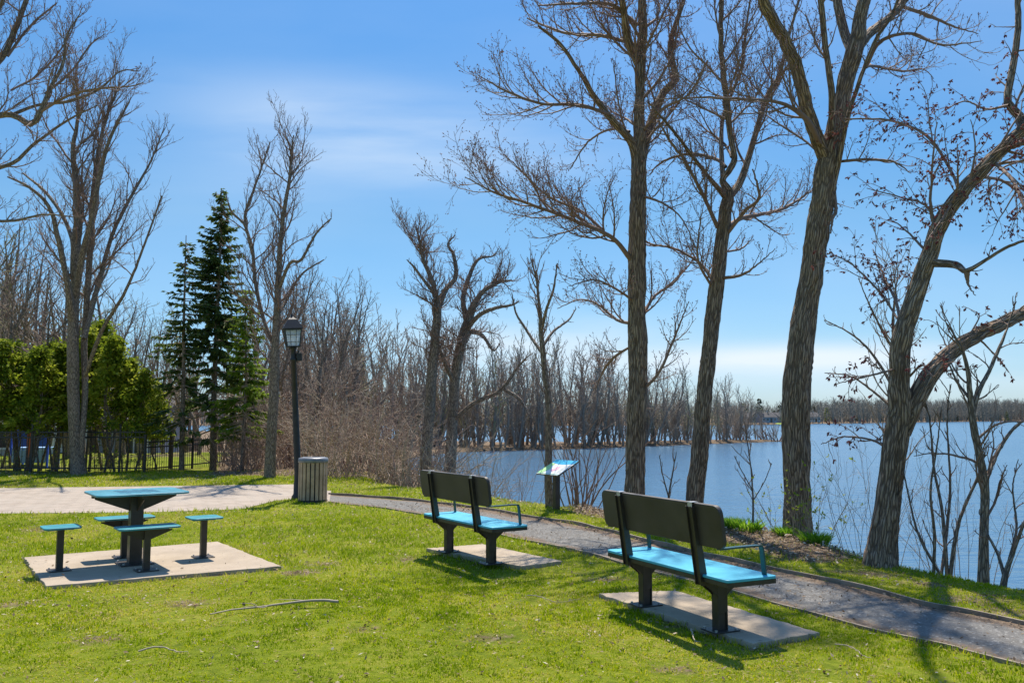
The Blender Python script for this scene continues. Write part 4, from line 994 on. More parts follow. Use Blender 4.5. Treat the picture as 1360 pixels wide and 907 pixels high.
sapling('sapling', 'very small thin sapling with a few upswept twigs, left of the thickest trunk', 998, 704, 11.6,
 [[(1000, 706, 3), (1000, 660, 2.4), (997, 620, 1.8), (993, 590, 1.3), (990, 565, .8)],
  [(999, 650, 1.6), (985, 625, 1.2, .1), (975, 605, 1, .1)], [(1000, 665, 1.5), (1015, 640, 1.2, -.1), (1025, 615, 1, -.1)]], dict(d1=3, l1=.3, m1=.5, d2=3, d3=2.5, d4=1.5, u1=.12), seed=34)
sapling('sapling', 'tiny faint sapling in front of the water between the two left tall trees', 886, 690, 12.6,
 [[(885, 692, 2.5), (888, 660, 2.5), (893, 630, 2), (898, 600, 1)], [(888, 660, 2), (880, 630, 1.5), (876, 605, 1)]], dict(d1=2.5, l1=.3, m1=.4, d2=3, d3=2, d4=1, u1=.12), seed=35)
sapling('sapling', 'airy young tree with fine pale branches, left of the leaning forked tree', 1185, 720, 12.5,
 [[(1188, 725, 7), (1189, 640, 7), (1190, 560, 6), (1189, 480, 5), (1186, 430, 4), (1190, 385, 2), (1193, 350, 1)],
  [(1189, 520, 5), (1172, 490, 4, .2), (1150, 460, 3, .4), (1125, 440, 2, .6), (1095, 425, 1, .8)],
  [(1190, 470, 4), (1172, 440, 3, -.2), (1155, 405, 2, -.4), (1140, 370, 1, -.5)],
  [(1189, 545, 4), (1160, 520, 3, .3), (1130, 500, 2, .5), (1095, 495, 1, .7)]], dict(d1=2.6, l1=.3, m1=.9, d2=3.5, d3=3.5, d4=2.5, u1=.12), twig=m_twig_grey, seed=36)
b = None
# shrub with opening leaves at the thick trunk
m_sprout = leaf_mat('young_leaves', [(0, (.16, .26, .02)), (.5, (.30, .38, .03)), (1, (.45, .45, .06))], .5)
def leaves_on(root, P, rg, mat, name, size, k):
    off = np.array(root.location); K, n = P.shape[:2]; V = []; 
    idx = np.repeat(np.arange(K), k); t = rg.uniform(.25, 1, len(idx)); fi = np.clip(t * (n - 1), 0, n - 1.001); i = fi.astype(int); w = (fi - i)[:, None]
    pos = P[idx, i] * (1 - w) + P[idx, i + 1] * w - off
    d = unit(rg.normal(0, 1, (len(idx), 3)) + np.array([0, 0, .6])); s = unit(np.cross(d, rg.normal(0, 1, (len(idx), 3)))); L = size * rg.uniform(.6, 1.4, (len(idx), 1))
    V = np.stack([pos, pos + d * L * .5 + s * L * .25, pos + d * L, pos + d * L * .5 - s * L * .25], 1).reshape(-1, 3)
    mb = MB(); mb.add(V, (np.arange(len(idx)) * 4)[:, None] + np.array([[0, 1, 2, 3]]), False, c=np.repeat(rg.uniform(0, 1, len(idx)), 4)); return mb.build(name, mat, root, fixn=False)
def shrub(name, label, loc, H, nst, spread, cfg, twig, seed, group=None, leaf=None, cat='shrub', rs=.009):
    rg = np.random.default_rng(seed); root = empty(name, loc); tag(root, label, cat, group)
    a = rg.uniform(0, 2 * np.pi, nst); n = 16
    P = np.zeros((nst, n, 3)); rr = rg.uniform(0, cfg.get('foot', .2), nst); P[:, 0] = np.stack([rr * np.cos(a), rr * np.sin(a), np.full(nst, -.12)], 1)
    d = unit(np.stack([np.cos(a) * spread * rg.uniform(.2, 1, nst), np.sin(a) * spread * rg.uniform(.2, 1, nst), np.ones(nst)], 1)); L = H * rg.uniform(.6, 1.15, nst)
    for k in range(1, n):
        d = unit(d + rg.normal(0, cfg.get('w', .08), (nst, 3)) + np.array([0, 0, cfg.get('up', 0)])); P[:, k] = P[:, k - 1] + d * (L / (n - 1))[:, None]
    R = (rs * rg.uniform(.6, 1.3, nst))[:, None] * np.linspace(1, .3, n)[None]
    mb = MB(); mb.tubes(P, R, 5)
    B, RB = spawn(P, R, cfg.get('d1', 4), .2, .98, cfg.get('a1', 35), .38, 9, .12, cfg.get('u', .05), .6, cfg.get('r', .003), rg, 1.2, .5, cfg.get('dr', 0))
    C_, RC = spawn(B, RB, cfg.get('d2', 6), .15, .98, 38, .42, 6, .14, cfg.get('u', .05), .6, cfg.get('r', .003) * .8, rg, .6, .4, cfg.get('dr', 0))
    D, RD = spawn(C_, RC, cfg.get('d3', 5), .2, .98, 38, .5, 4, .14, .03, .7, cfg.get('r', .003) * .7, rg, .3, .3, cfg.get('dr', 0))
    mb.build('stems', twig, root, fixn=False)
    cr = MB(); cr.tubes(B, RB, 4); cr.tubes(C_, RC, 3); cr.tubes(D, RD, 3)
    cr.build('crown', twig, root, fixn=False)
    if leaf: leaves_on(root, C_ + np.array(root.location), rg, leaf[0], 'leaves', leaf[1], leaf[2])
    return root
x, y = G(1062, 714); y -= .25
shrub('leafing_shrub', 'upright shrub opening small yellow green leaves around the foot of the thickest trunk', (x, y, gz(x, y)), 1.05, 26, .30, dict(d1=5, d2=5, d3=1.5, foot=.35, r=.0018), m_twig_grey, 51, leaf=(m_sprout, .045, 3), rs=.005)
x, y = G(1030, 706); 
shrub('leafing_shrub', 'sparse low shrub with scattered tiny leaves, between the tiny sapling and the thickest trunk', (x, y, gz(x, y)), .95, 9, .45, dict(d1=5, d2=4, d3=1.5, foot=.15, r=.0016), m_twig, 52, leaf=(m_sprout, .04, 2), rs=.004)
x, y = G(772, 674); y += .3
shrub('multistem_shrub', 'bare shrub of many upright dark stems, right behind the information panel', (x, y, gz(x, y)), 2.1, 22, .42, dict(d1=2.5, d2=3, d3=2.5, foot=.35, r=.0026), m_twig, 53, rs=.013)
x, y = G(690, 666); y += .6
shrub('multistem_shrub', 'low bare shrub on the bank left of the information panel', (x, y, gz(x, y)), 1.2, 18, .6, dict(d1=4, d2=4, d3=3, foot=.4, r=.0024), m_twig_red, 54, rs=.006)
x, y = G(640, 660); y += .8
shrub('multistem_shrub', 'low spreading bare shrub behind the farther bench', (x, y, gz(x, y)), 1.5, 20, .7, dict(d1=4, d2=4, d3=3, foot=.4, r=.0026), m_twig_grey, 55, rs=.007)
x, y = G(1215, 758); y += 1.2
shrub('multistem_shrub', 'faint fine twigged shrub at the water side right of the leaning tree', (x, y, gz(x, y)), 1.5, 14, .5, dict(d1=4, d2=4, d3=2, foot=.4, r=.0016), m_twig_grey, 56, rs=.004)
x, y = G(1340, 772); y += 1.0
shrub('multistem_shrub', 'fine twigged shrub behind the small forked sapling at the right edge', (x, y, gz(x, y)), 1.7, 16, .5, dict(d1=4, d2=4, d3=2, foot=.4, r=.0016), m_twig_grey, 57, rs=.004)

# ------------------------------------------------------------------ generic bare trees, thicket, evergreens
def bare_tree(seed, H, r0, upr=.10, forks=2, d=(1.1, 1.6, 2.6), rm=(.012, .009, .007), ang=38, wob=.05, bark=None, twig=None, crown0=.28, l1=.36):
    rg = np.random.default_rng(seed); root = empty('bare_tree', (0, 0, 0))
    n = 22; nst = forks
    P = np.zeros((nst, n, 3)); az = rg.uniform(0, 6.28) + np.arange(nst) * 6.28 / nst
    P[:, 0, 2] = -.4; P[:, 0, 0] = np.cos(az) * r0 * .5 * (nst > 1); P[:, 0, 1] = np.sin(az) * r0 * .5 * (nst > 1)
    dd = unit(np.stack([np.cos(az) * .10 * nst, np.sin(az) * .10 * nst, np.ones(nst)], 1)); L = H * rg.uniform(.8, 1.05, nst)
    for k in range(1, n):
        dd = unit(dd + rg.normal(0, wob, (nst, 3)) + np.array([0, 0, .05])); P[:, k] = P[:, k - 1] + dd * (L / n)[:, None]
    R = r0 * np.linspace(1, .08, n)[None] ** .9 * rg.uniform(.7, 1, nst)[:, None]
    tm = MB(); tm.tubes(P, R, 8)
    A, RA = spawn(P, R, d[0], crown0, .98, ang, l1, 10, .10, upr, .5, rm[0], rg, H * .4, .55)
    tm.tubes(A, RA, 5)
    B, RB = spawn(A, RA, d[1], .15, .98, 38, .42, 7, .13, upr, .6, rm[1], rg, H * .2, .4)
    C_, RC = spawn(B, RB, d[2], .1, .98, 38, .5, 5, .14, upr, .6, rm[2], rg, H * .09, .3)
    D, RD = spawn(C_, RC, d[2] * 1.5, .15, .98, 38, .55, 4, .14, upr, .7, rm[2] * .8, rg, H * .05, .3)
    cr = MB(); cr.tubes(B, RB, 3); cr.tubes(C_, RC, 3); cr.tubes(D, RD, 3)
    tm.build('trunk', bark or m_bark2, root, fixn=False); cr.build('crown', twig or m_twig_grey, root, fixn=False)
    print('bare', len(A), len(B), len(C_))
    return root
def place(proto, first, x, y, sc_, rz, label, group, cat='tree', z=None, tilt=0):
    o = proto if first else copy_tree(proto)
    o.location = (x, y, gz(x, y) if z is None else z); o.scale = (sc_, sc_, sc_ * 1.0); o.rotation_euler = (tilt, 0, rz); tag(o, label, cat, group); return o
# near woods on the left: px along the picture, Y depth
m_twig_olive = twig_mat('budding_twigs', (.24, .22, .09), (.40, .37, .17))
protoN = [bare_tree(100 + i, 8.0, .13, forks=1 + (i % 3 == 0), d=(4.0, 4.0, 5.0), rm=(.010, .0075, .006), twig=(m_twig, m_twig_grey, m_twig_olive, m_twig_grey, m_twig, m_twig_grey)[i], crown0=.25, upr=.10 if i % 2 else .04, wob=.05 + .03 * (i % 3)) for i in range(6)]
used = set()
def put(i, *a, **k):
    f = i not in used; used.add(i); return place(protoN[i], f, *a, **k)
wood = []
rw = np.random.default_rng(77)
# top profile of the wood in the photo: px -> top py
prof = [(-200, 250), (0, 300), (60, 280), (130, 360), (200, 400), (300, 400), (340, 380), (400, 360), (440, 350), (480, 400), (520, 410), (560, 430), (640, 450), (700, 465), (760, 455), (830, 490)]
pxs, pys = zip(*prof)
k = 0
def ok_land(x, y): return float(sdist(np.array([x]), np.array([y]), LAND)[0]) < -.6
for Yr, nn in ((29, 24), (35, 27), (43, 27), (54, 28), (68, 24)):
    for j in range(nn):
        Yt = Yr + rw.uniform(-3, 4)
        pxv = -160 + (j + rw.uniform(0, 1)) / nn * (860)
        x = (pxv - 680) / F * Yt
        if not ok_land(x, Yt): continue
        if Yt < 33 and 195 < pxv < 330: continue
        top = np.interp(pxv, pxs, pys) + rw.uniform(-8, 55)
        h = CH + (553.5 - top) / F * Yt - gz(x, Yt)
        if Yr < 40 and pxv < 420 and rw.uniform() < .35: h *= .75
        i = int(rw.integers(0, 6))
        band = 'left' if pxv < 200 else ('mid' if pxv < 420 else 'right')
        lab = {'left': 'bare tree in the woods behind the cedar hedge at left', 'mid': 'bare tree in the woods behind the spruces and the street lamp', 'right': 'bare tree in the woods behind the thicket left of the water'}[band]
        grp = {'left': 'woods behind the cedar hedge', 'mid': 'woods behind the spruces and the lamp', 'right': 'woods behind the thicket'}[band]
        put(i, x, Yt, h / 8.0 * 1.16, rw.uniform(0, 6.28), lab, grp); k += 1
print('near wood', k)
# flooded spit of trees across the inlet
m_striptwig = twig_mat('pale_strip_twigs', (.32, .26, .20), (.52, .43, .34)); m_thick2 = twig_mat('warm_strip_twigs', (.36, .27, .19), (.52, .41, .30)); m_stripbark = twig_mat('strip_bark', (.16, .125, .10), (.36, .30, .245))
protoS = [bare_tree(200 + i, 10.0, .15, forks=1 + (i % 2), d=(3.0, 3.0, 3.6), rm=(.022, .017, .014), ang=30, upr=.12, crown0=.08, l1=.34, bark=m_stripbark, twig=(m_striptwig, m_thick2, m_twig_olive)[i % 3]) for i in range(5)]
usedS = set(); shore = [(-26, 93), (-14, 92), (-3.0, 92.5), (4, 97), (13.5, 104), (22, 113), (34, 123.5), (39, 128)]
sp_top = [(330, 420), (430, 425), (500, 440), (560, 455), (640, 462), (700, 458), (760, 462), (830, 478), (880, 500), (940, 505), (975, 520), (995, 545), (1020, 555)]
spx, spy = zip(*sp_top)
for row, (dy, nn) in enumerate(((0.3, 52), (3.0, 48), (6.5, 44), (9.5, 30))):
    for j in range(nn):
        t = (j + rw.uniform(0, 1)) / nn * (.42 if row == 3 else 1); q = crom(np.array([(a, b, 0) for a, b in shore]), 60)[int(t * 59)]
        x, y = q[0] + rw.normal() * .5, q[1] + dy + rw.uniform(-.4, 1.2)
        px = 680 + F * x / y
        top = np.interp(px, spx, spy) + rw.uniform(-22, 42)
        h = CH + (553.5 - top) / F * y + 2.1
        h = max(h, 2.5)
        i = int(rw.integers(0, 5)); f = i not in usedS; usedS.add(i)
        seg_ = ['seen left of the information panel', 'seen between the information panel and the straight tall tree', 'seen between the two left tall trees', 'seen right of the second tall tree'][int(px > 738) + int(px > 845) + int(px > 932)]
        place(protoS[i], f, x, y, h / 10 * 1.15, rw.uniform(0, 6.28), 'bare tree of the flooded strip, ' + seg_, 'flooded strip trees ' + seg_, z=-2.05)
# fallen branches / scrub at the end of the strip
for j, (px, py, h) in enumerate([(1018, 585, 1.6), (1030, 586, 2.0), (1040, 586, 1.4), (985, 586, 1.8)]):
    Yv = 3.55 * F / (py - 553.5); x = (px - 680) / F * Yv
    shrub('shoal_shrub', 'dark bare scrub standing in the water at the tip of the flooded strip', (x, Yv, -2.05), h * 1.5, 12, 1.0, dict(d1=1.5, d2=1.5, d3=1, foot=1.2, r=.03, w=.12), m_twig, 300 + j, group='scrub at the tip of the flooded strip', rs=.07)

# thicket on the near bank left of the water
m_thick = twig_mat('tan_stems', (.25, .18, .12), (.50, .385, .275))
protoT = []
for i in range(4):
    protoT.append(shrub('thicket_shrub', 'x', (0, 0, 0), 2.6, 26, .75, dict(d1=2.4, d2=2.8, d3=1.4, foot=.5, r=.0062, w=.16, dr=.08), (m_thick, m_thick, m_twig_red, m_twig)[i], 400 + i, rs=.015))
usedT = set()
tp = []
for (px, Yv, s) in [(425, 22.6, .75), (445, 24.5, 1.0), (462, 22.2, .8), (480, 24.8, 1.05), (497, 22.3, .85), (512, 25, 1.0), (528, 21.8, .9), (545, 24, 1.05), (560, 21.2, .85), (578, 22.6, 1.0), (592, 20.6, .62), (605, 22.4, .7), (625, 20.2, .5), (655, 18.8, .42),
                    (340, 25.2, .7), (325, 24.6, .55), (310, 26, .6), (352, 27, 1.0), (385, 25.4, .95), (405, 26.8, 1.1), (420, 28, 1.2), (455, 28.5, 1.25), (490, 29, 1.25), (530, 28.5, 1.2), (565, 27.5, 1.1), (438, 25.6, .9), (372, 28.6, 1.1), (300, 28, .8)]:
    i = len(tp) % 4; f = i not in usedT; usedT.add(i); tp.append(1); x = (px - 680) / F * Yv
    left = px < 425
    place(protoT[i], f, x, Yv, s, rw.uniform(0, 6.28), 'tangled bare shrub at the foot of the trees behind the street lamp' if left else 'tangled bare shrub in the thicket between the litter bin and the farther bench',
          'shrubs behind the street lamp' if left else 'shrubs of the thicket beside the water', 'shrub')

# ---- evergreens
m_needle = leaf_mat('spruce_needles', [(0, (.05, .08, .025)), (.6, (.12, .17, .045)), (1, (.24, .29, .07))], .5, .6)
m_needle_y = leaf_mat('light_spruce_needles', [(0, (.09, .15, .02)), (.6, (.22, .31, .03)), (1, (.36, .43, .05))], .5, .6)
m_cedar = leaf_mat('cedar_sprays', [(0, (.08, .125, .012)), (.5, (.24, .30, .02)), (1, (.45, .46, .06))], .5, .6)
def sprays(mb, pos, d, L, W, rg, cvals, droop=.2):
    M = len(pos); side = unit(np.cross(d, rg.normal(0, 1, (M, 3)) + np.array([0, 0, 1.2]))) * (W[:, None])
    V = np.stack([pos - side * .3, pos + d * L[:, None] * .55 + side, pos + d * L[:, None] + np.array([0, 0, -1.]) * (L * droop)[:, None], pos + d * L[:, None] * .55 - side], 1).reshape(-1, 3)
    mb.add(V, (np.arange(M) * 4)[:, None] + np.array([[0, 1, 2, 3]]), False, c=np.repeat(cvals, 4))
def spruce(loc, H, Rm, label, mat, seed, bare=.12, dens=1.0, lean=0):
    rg = np.random.default_rng(seed); root = empty('spruce', loc); tag(root, label, 'spruce tree', 'spruces at the edge of the woods')
    mb = MB(); zz = np.linspace(-.3, H, 26); P = np.stack([vnoise(zz * .4, zz * 0, seed) * .06, vnoise(zz * .4, zz * 0 + 5, seed) * .06, zz], 1); mb.tubes(P, np.linspace(H * .013, .01, 26), 10); mb.build('trunk', m_bark2, root, fixn=False)
    fol = MB(); br = MB()
    z = H * bare; PP = []; 
    while z < H * .985:
        f = z / H; nb = int(rg.integers(5, 8) * dens); l0 = Rm * (1 - f) ** .78 * (1 if f > .3 else .72 + .28 * f / .3)
        for q in range(nb):
            a = rg.uniform(0, 6.28); l = l0 * rg.uniform(.55, 1.12) + .08; n = 8
            t = np.linspace(0, 1, n); up = .35 * (f - .35)
            x = t * l; zc = z + rg.uniform(-.08, .08) + l * (up * t - (.42 - .3 * f) * t ** 1.5 + .16 * t ** 3)
            PP.append(np.stack([x * np.cos(a), x * np.sin(a), zc], 1))
        z += .13 + .13 * (1 - f)
    PP = np.array(PP); br.tubes(PP, np.repeat(np.linspace(.016, .004, 8)[None], len(PP), 0), 4)
    K = len(PP); L = np.linalg.norm(PP[:, -1] - PP[:, 0], axis=1)
    cnt = np.maximum(5, (L * 34 * dens)).astype(int); idx = np.repeat(np.arange(K), cnt)
    t = rg.uniform(0, 1, len(idx)) ** .75; low = PP[idx, 0, 2] / H
    keep = (t > .80 * (low < .55) * (1 - low / .55)); idx, t = idx[keep], t[keep]
    fi = np.clip(t * 7, 0, 6.999); i = fi.astype(int); w = (fi - i)[:, None]; pos = PP[idx, i] * (1 - w) + PP[idx, i + 1] * w
    T = unit(PP[idx, i + 1] - PP[idx, i]); S = unit(np.cross(T, np.array([0, 0, 1.0]))) * np.where(rg.uniform(size=len(idx)) < .5, 1, -1)[:, None]
    d = unit(T * .75 + S * rg.uniform(.2, 1, len(idx))[:, None] + rg.normal(0, .12, (len(idx), 3)) + np.array([0, 0, -.28]))
    Ls = (.10 + .16 * (1 - t) * np.clip(L[idx], 0, 1.2)) * rg.uniform(.7, 1.4, len(idx))
    cv = np.clip(rg.uniform(0, .6, len(idx)) + .4 * t * rg.uniform(.4, 1, len(idx)), 0, 1)
    sprays(fol, pos, d, Ls * 1.15, Ls * .13 + .008, rg, cv, .15)
    sprays(fol, pos, unit(d + rg.normal(0, .35, d.shape)), Ls, Ls * .13 + .008, rg, cv, .25)
    br.build('branches', m_twig_grey, root, fixn=False); fol.build('needles', mat, root, fixn=False)
    return root
def dpt(px, Y): x = (px - 680) / F * Y; return (x, Y, gz(x, Y))
spruce(dpt(286, 26.0), 8.55, 1.9, 'tallest dark spruce, pointed top standing clear of the woods', m_needle, 61, .14, 1.1)
spruce(dpt(243, 25.2), 6.85, 1.35, 'smaller thin dark spruce just left of the tallest spruce', m_needle, 62, .2, .75)
spruce(dpt(326, 25.0), 5.2, 1.2, 'lighter green bushy young spruce on the right side of the tallest spruce', m_needle_y, 63, .22)

def cedar(loc, H, W, seed, label, group):
    rg = np.random.default_rng(seed); root = empty('cedar', loc); tag(root, label, 'cedar tree', group)
    tr = MB(); nst = 2
    for s in range(nst):
        zz = np.linspace(-.2, H * .85, 14); ox = rg.uniform(-.15, .15, 2)
        P = np.stack([ox[0] + vnoise(zz, zz * 0 + s, seed) * .09 * zz / H * 3, ox[1] + vnoise(zz, zz * 0 + s + 4, seed) * .2, zz], 1); tr.tubes(P, np.linspace(.036, .010, 14) * rg.uniform(.7, 1.2), 7)
    rgP = []
    for q in range(34):
        z0 = rg.uniform(.8, H * .85); a = rg.uniform(0, 6.28); l = W * rg.uniform(.3, .9) * (1.1 - .6 * z0 / H); t = np.linspace(0, 1, 6)
        rgP.append(np.stack([l * t * np.cos(a), l * t * np.sin(a), z0 + l * (.45 * t + .2 * t * t)], 1))
    tr.tubes(np.array(rgP), np.repeat(np.linspace(.014, .004, 6)[None], 34, 0), 4)
    tr.build('trunk', m_bark2, root, fixn=False)
    ncl = 76; cz = .38 * H + (H - .38 * H) * rg.uniform(0, 1, ncl) ** .85; f = cz / H
    rad_ = W * np.clip(1.45 * (1 - f) ** .85, .05, 1) * np.sqrt(rg.uniform(.15, 1, ncl)) * rg.uniform(.7, 1.25, ncl); a = rg.uniform(0, 6.28, ncl)
    c = np.stack([rad_ * np.cos(a), rad_ * np.sin(a), cz - .25 * rad_], 1)
    per = 55; idx = np.repeat(np.arange(ncl), per); pos = c[idx] + rg.normal(0, 1, (len(idx), 3)) * np.array([.105, .105, .085])
    d = unit(np.stack([pos[:, 0], pos[:, 1], np.full(len(pos), .25)], 1) + rg.normal(0, .5, (len(pos), 3)))
    cvc = rg.uniform(.1, .75, ncl)
    mb = MB(); L = rg.uniform(.06, .16, len(idx)); sprays(mb, pos, d, L, L * .30, rg, np.clip(cvc[idx] + rg.normal(0, .17, len(idx)), 0, 1), .3)
    mb.build('foliage', m_cedar, root, fixn=False); return root
cg = 'cedars of the hedge behind the fence'
protoC = [cedar((0, 0, 0), 3.6, .85, 500 + i, 'x', cg) for i in range(4)]
cl_ = [(-60, 24.6, 1.05), (-28, 25.4, .98), (2, 24.8, 1.0), (30, 25.3, .9), (52, 24.6, .95), (80, 25.4, 1.0), (118, 25.2, 1.12), (132, 26.0, 1.2), (150, 24.7, 1.05), (172, 25.2, .88), (192, 24.9, .78), (66, 26.4, 1.05), (14, 26.6, 1.05), (98, 26.8, 1.1), (208, 26, .7), (-95, 25, 1.1)]
for k, (px, Yv, s) in enumerate(cl_):
    i = k % 4; p_ = dpt(px, Yv)
    place(protoC[i], k < 4, p_[0], p_[1], s, rw.uniform(0, 6.28), 'yellow green hedge cedar behind the black fence, ' + ('left' if px < 104 else 'right') + ' of the big maple trunk', 'hedge cedars ' + ('left' if px < 104 else 'right') + ' of the big maple trunk', 'cedar tree')

# low leafy undergrowth behind the fence
m_under = leaf_mat('undergrowth_leaves', [(0, (.10, .17, .015)), (.5, (.22, .32, .02)), (1, (.40, .45, .06))], .5)
protoU = [shrub('undergrowth_shrub', 'x', (0, 0, 0), .85, 16, .6, dict(d1=5, d2=5, d3=2, foot=.35, r=.003), m_twig, 600 + i, leaf=(m_under, .07, 2), rs=.006) for i in range(2)]
for k, (px, Yv, s) in enumerate([(12, 24.6, .7), (86, 24.8, .9), (122, 24.6, .8), (138, 25.2, 1.0), (158, 24.6, .85), (176, 25.0, .7), (-20, 24.8, .8), (196, 25.4, .7)]):
    p_ = dpt(px, Yv); place(protoU[k % 2], k < 2, p_[0], p_[1], s, rw.uniform(0, 6.28), 'low bush with fresh green leaves among the cedar stems behind the fence', 'low green bushes behind the fence', 'shrub')

# ---- fence, playground, houses
m_fence = paint_mat('black_fence_paint', (.012, .013, .015), .45, .2)
def fence(x0, y0, x1, y1, H, label, sp=.11, posts=2.4, dens=True):
    L = math.hypot(x1 - x0, y1 - y0); a = math.atan2(y1 - y0, x1 - x0); r = empty('metal_fence', (x0, y0, gz((x0 + x1) / 2, (y0 + y1) / 2)), a); tag(r, label, 'fence')
    for zc in (.14, H - .22, H - .08):
        mb = MB(); mb.box((L, .03, .035), (L / 2, 0, zc)); mb.build('rail', m_fence, r)
    mb = MB()
    for k in range(int(L / sp)): mb.box((.011, .011, H - .05), (.05 + k * sp, 0, H / 2))
    mb.build('pickets', m_fence, r)
    k = 0
    while k * posts <= L + .01:
        mb = MB(); mb.box((.045, .045, H + .25), (k * posts, 0, H / 2)); mb.box((.075, .075, .02), (k * posts, 0, H + .13)); mb.build('post', m_fence, r); k += 1
a = dpt(-70, 23.9); b = dpt(196, 24.0)
fence(a[0], a[1], b[0], b[1], 1.2, 'black metal picket fence in front of the cedar hedge at left')
a = dpt(196, 24.0); b = dpt(345, 30.5)
fence(a[0], a[1], b[0], b[1], .95, 'lower dark picket fence receding behind the spruces')
# playground panel
m_pblue = paint_mat('blue_play_panel', (.03, .12, .80), .4, .1); m_porange = paint_mat('orange_play_post', (.60, .12, .03), .4, .1)
m_ptrim = paint_mat('light_blue_trim', (.30, .50, .70), .4, .1)
def playhouse():
    Yp = 27.6; x, _, z = dpt(43, Yp); r = empty('play_structure', (x, Yp, z), .1); tag(r, 'blue play structure with an orange post in the middle, seen through the black fence', 'playground equipment'); r.scale = (.72, .8, 1.12)
    for sx in (-1, 1):
        mb = MB(); mb.prism(rrect(.62, .62, .06, 3), 0, .05, lambda a, b, c: (a + sx * .40, c, b + .86)); mb.build('panel', m_pblue, r, .004)
        mb = MB(); mb.prism(rrect(.60, .36, .06, 3), 0, .05, lambda a, b, c: (a + sx * .40, c, b + .28)); mb.build('panel', m_ptrim, r, .004)
        mb = MB(); mb.box((.08, .08, 1.35), (sx * .77, .02, .6)); mb.build('post', m_pblue, r, .006)
        mb = MB(); mb.box((.08, .08, 1.35), (sx * .77, 1.1, .6)); mb.build('post', m_pblue, r, .006)
    mb = MB(); mb.box((.17, .09, 1.30), (0, .02, .62)); mb.prism([(-.14, 1.27), (.14, 1.27), (0, 1.42)], -.03, .07, lambda a, b, c: (a, c, b)); mb.build('middle_post', m_porange, r, .006)
    mb = MB(); mb.box((1.6, 1.1, .05), (0, .6, .50)); mb.build('deck', m_ptrim, r, .004)
playhouse()
# wooden gate frame at the end of the hedge
m_wood = paint_mat('weathered_wood', (.13, .09, .06), .8, .3)
x, Yg, z = dpt(213, 26.2); r = empty('wooden_gate_frame', (x, Yg, z), -.1); tag(r, 'brown timber frame standing between the cedar hedge and the small spruce', 'gate')
for sx in (-1, 1): mb = MB(); mb.box((.09, .09, 1.35), (sx * .42, 0, .6)); mb.build('post', m_wood, r, .005)
mb = MB(); mb.box((1.0, .10, .09), (0, 0, 1.32)); mb.build('beam', m_wood, r, .005)
mb = MB(); mb.prism([(.25, 1.27), (.30, 1.27), (.375, 1.10), (.375, 1.02)], -.03, .03, lambda a, b, c: (a, c, b)); mb.build('brace', m_wood, r)

m_wallg = paint_mat('grey_siding', (.30, .31, .33), .8, .1, scale=1); m_wallw = paint_mat('pale_siding', (.55, .54, .50), .8, .08, scale=1)
m_roof = paint_mat('dark_shingles', (.075, .07, .07), .9, .2, scale=2); m_glass = paint_mat('dark_window_glass', (.02, .03, .04), .08, .1); m_trim = paint_mat('white_trim', (.75, .75, .73), .5, .05)
def house(x, y, z, w, dp, h, rh, rz, label, wall, nw=3, door=True):
    r = empty('house', (x, y, z), rz); tag(r, label, 'house')
    mb = MB(); mb.prism([(-dp / 2, 0), (dp / 2, 0), (dp / 2, h), (0, h + rh - .05), (-dp / 2, h)], -w / 2, w / 2, yz); mb.build('wall', wall, r)
    for s in (-1, 1):
        pass
    e = .3; sl = rh / (dp / 2)
    mb = MB(); mb.prism([(-dp / 2 - e, h - e * sl), (0, h + rh), (dp / 2 + e, h - e * sl), (dp / 2 + e, h - e * sl + .14), (0, h + rh + .16), (-dp / 2 - e, h - e * sl + .14)], -w / 2 - e, w / 2 + e, yz); rf = mb.build('roof', m_roof, r)
    mb = MB(); mb.box((.6, .6, 1.4), (w * .25, dp * .12, h + rh)); mb.build('chimney', m_wallw, rf)
    for k in range(nw):
        xx = -w / 2 + w * (k + .5) / nw
        if door and k == nw // 2:
            mb = MB(); mb.box((1.0, .08, 2.05), (xx, -dp / 2 - .03, 1.03)); mb.build('door', m_wood, r); continue
        mb = MB(); mb.box((1.35, .08, 1.2), (xx, -dp / 2 - .03, h * .58)); f = mb.build('window', m_trim, r)
        mb = MB(); mb.box((.55, .05, 1.0), (xx - .31, -dp / 2 - .06, h * .58)); mb.box((.55, .05, 1.0), (xx + .31, -dp / 2 - .06, h * .58)); mb.build('pane', m_glass, f)
x, Yh, z = dpt(140, 44); house(x, Yh, z - .6, 6.5, 5, 2.1, 1.2, .15, 'grey house with a dark roof behind the hedge and the playground', m_wallg)
x, Yh, z = dpt(20, 40); house(x, Yh, z - .3, 5.5, 5, 2.0, 1.0, -.1, 'pale low house behind the blue play structure', m_wallw)
# far shore houses
def fh(px, Y, w, h, wall, lab, rz=0):
    x = (px - 680) / F * Y; house(x, Y, -1.2 + .0, w, 8, h, 2.2, rz, lab, wall, 4)
fh(1014, 400, 8, 2.6, m_wallg, 'grey house on the far shore just left of the thickest trunk', .3)
fh(994, 405, 5, 2.6, m_wallw, 'small pale house on the far shore, leftmost of the far houses', -.2)
fh(1033, 420, 7, 2.6, m_wallg, 'low grey house on the far shore seen against the left side of the thickest trunk', .5)
fh(1076, 452, 6, 2.8, m_wallw, 'white house on the far shore just right of the thickest trunk', .1)

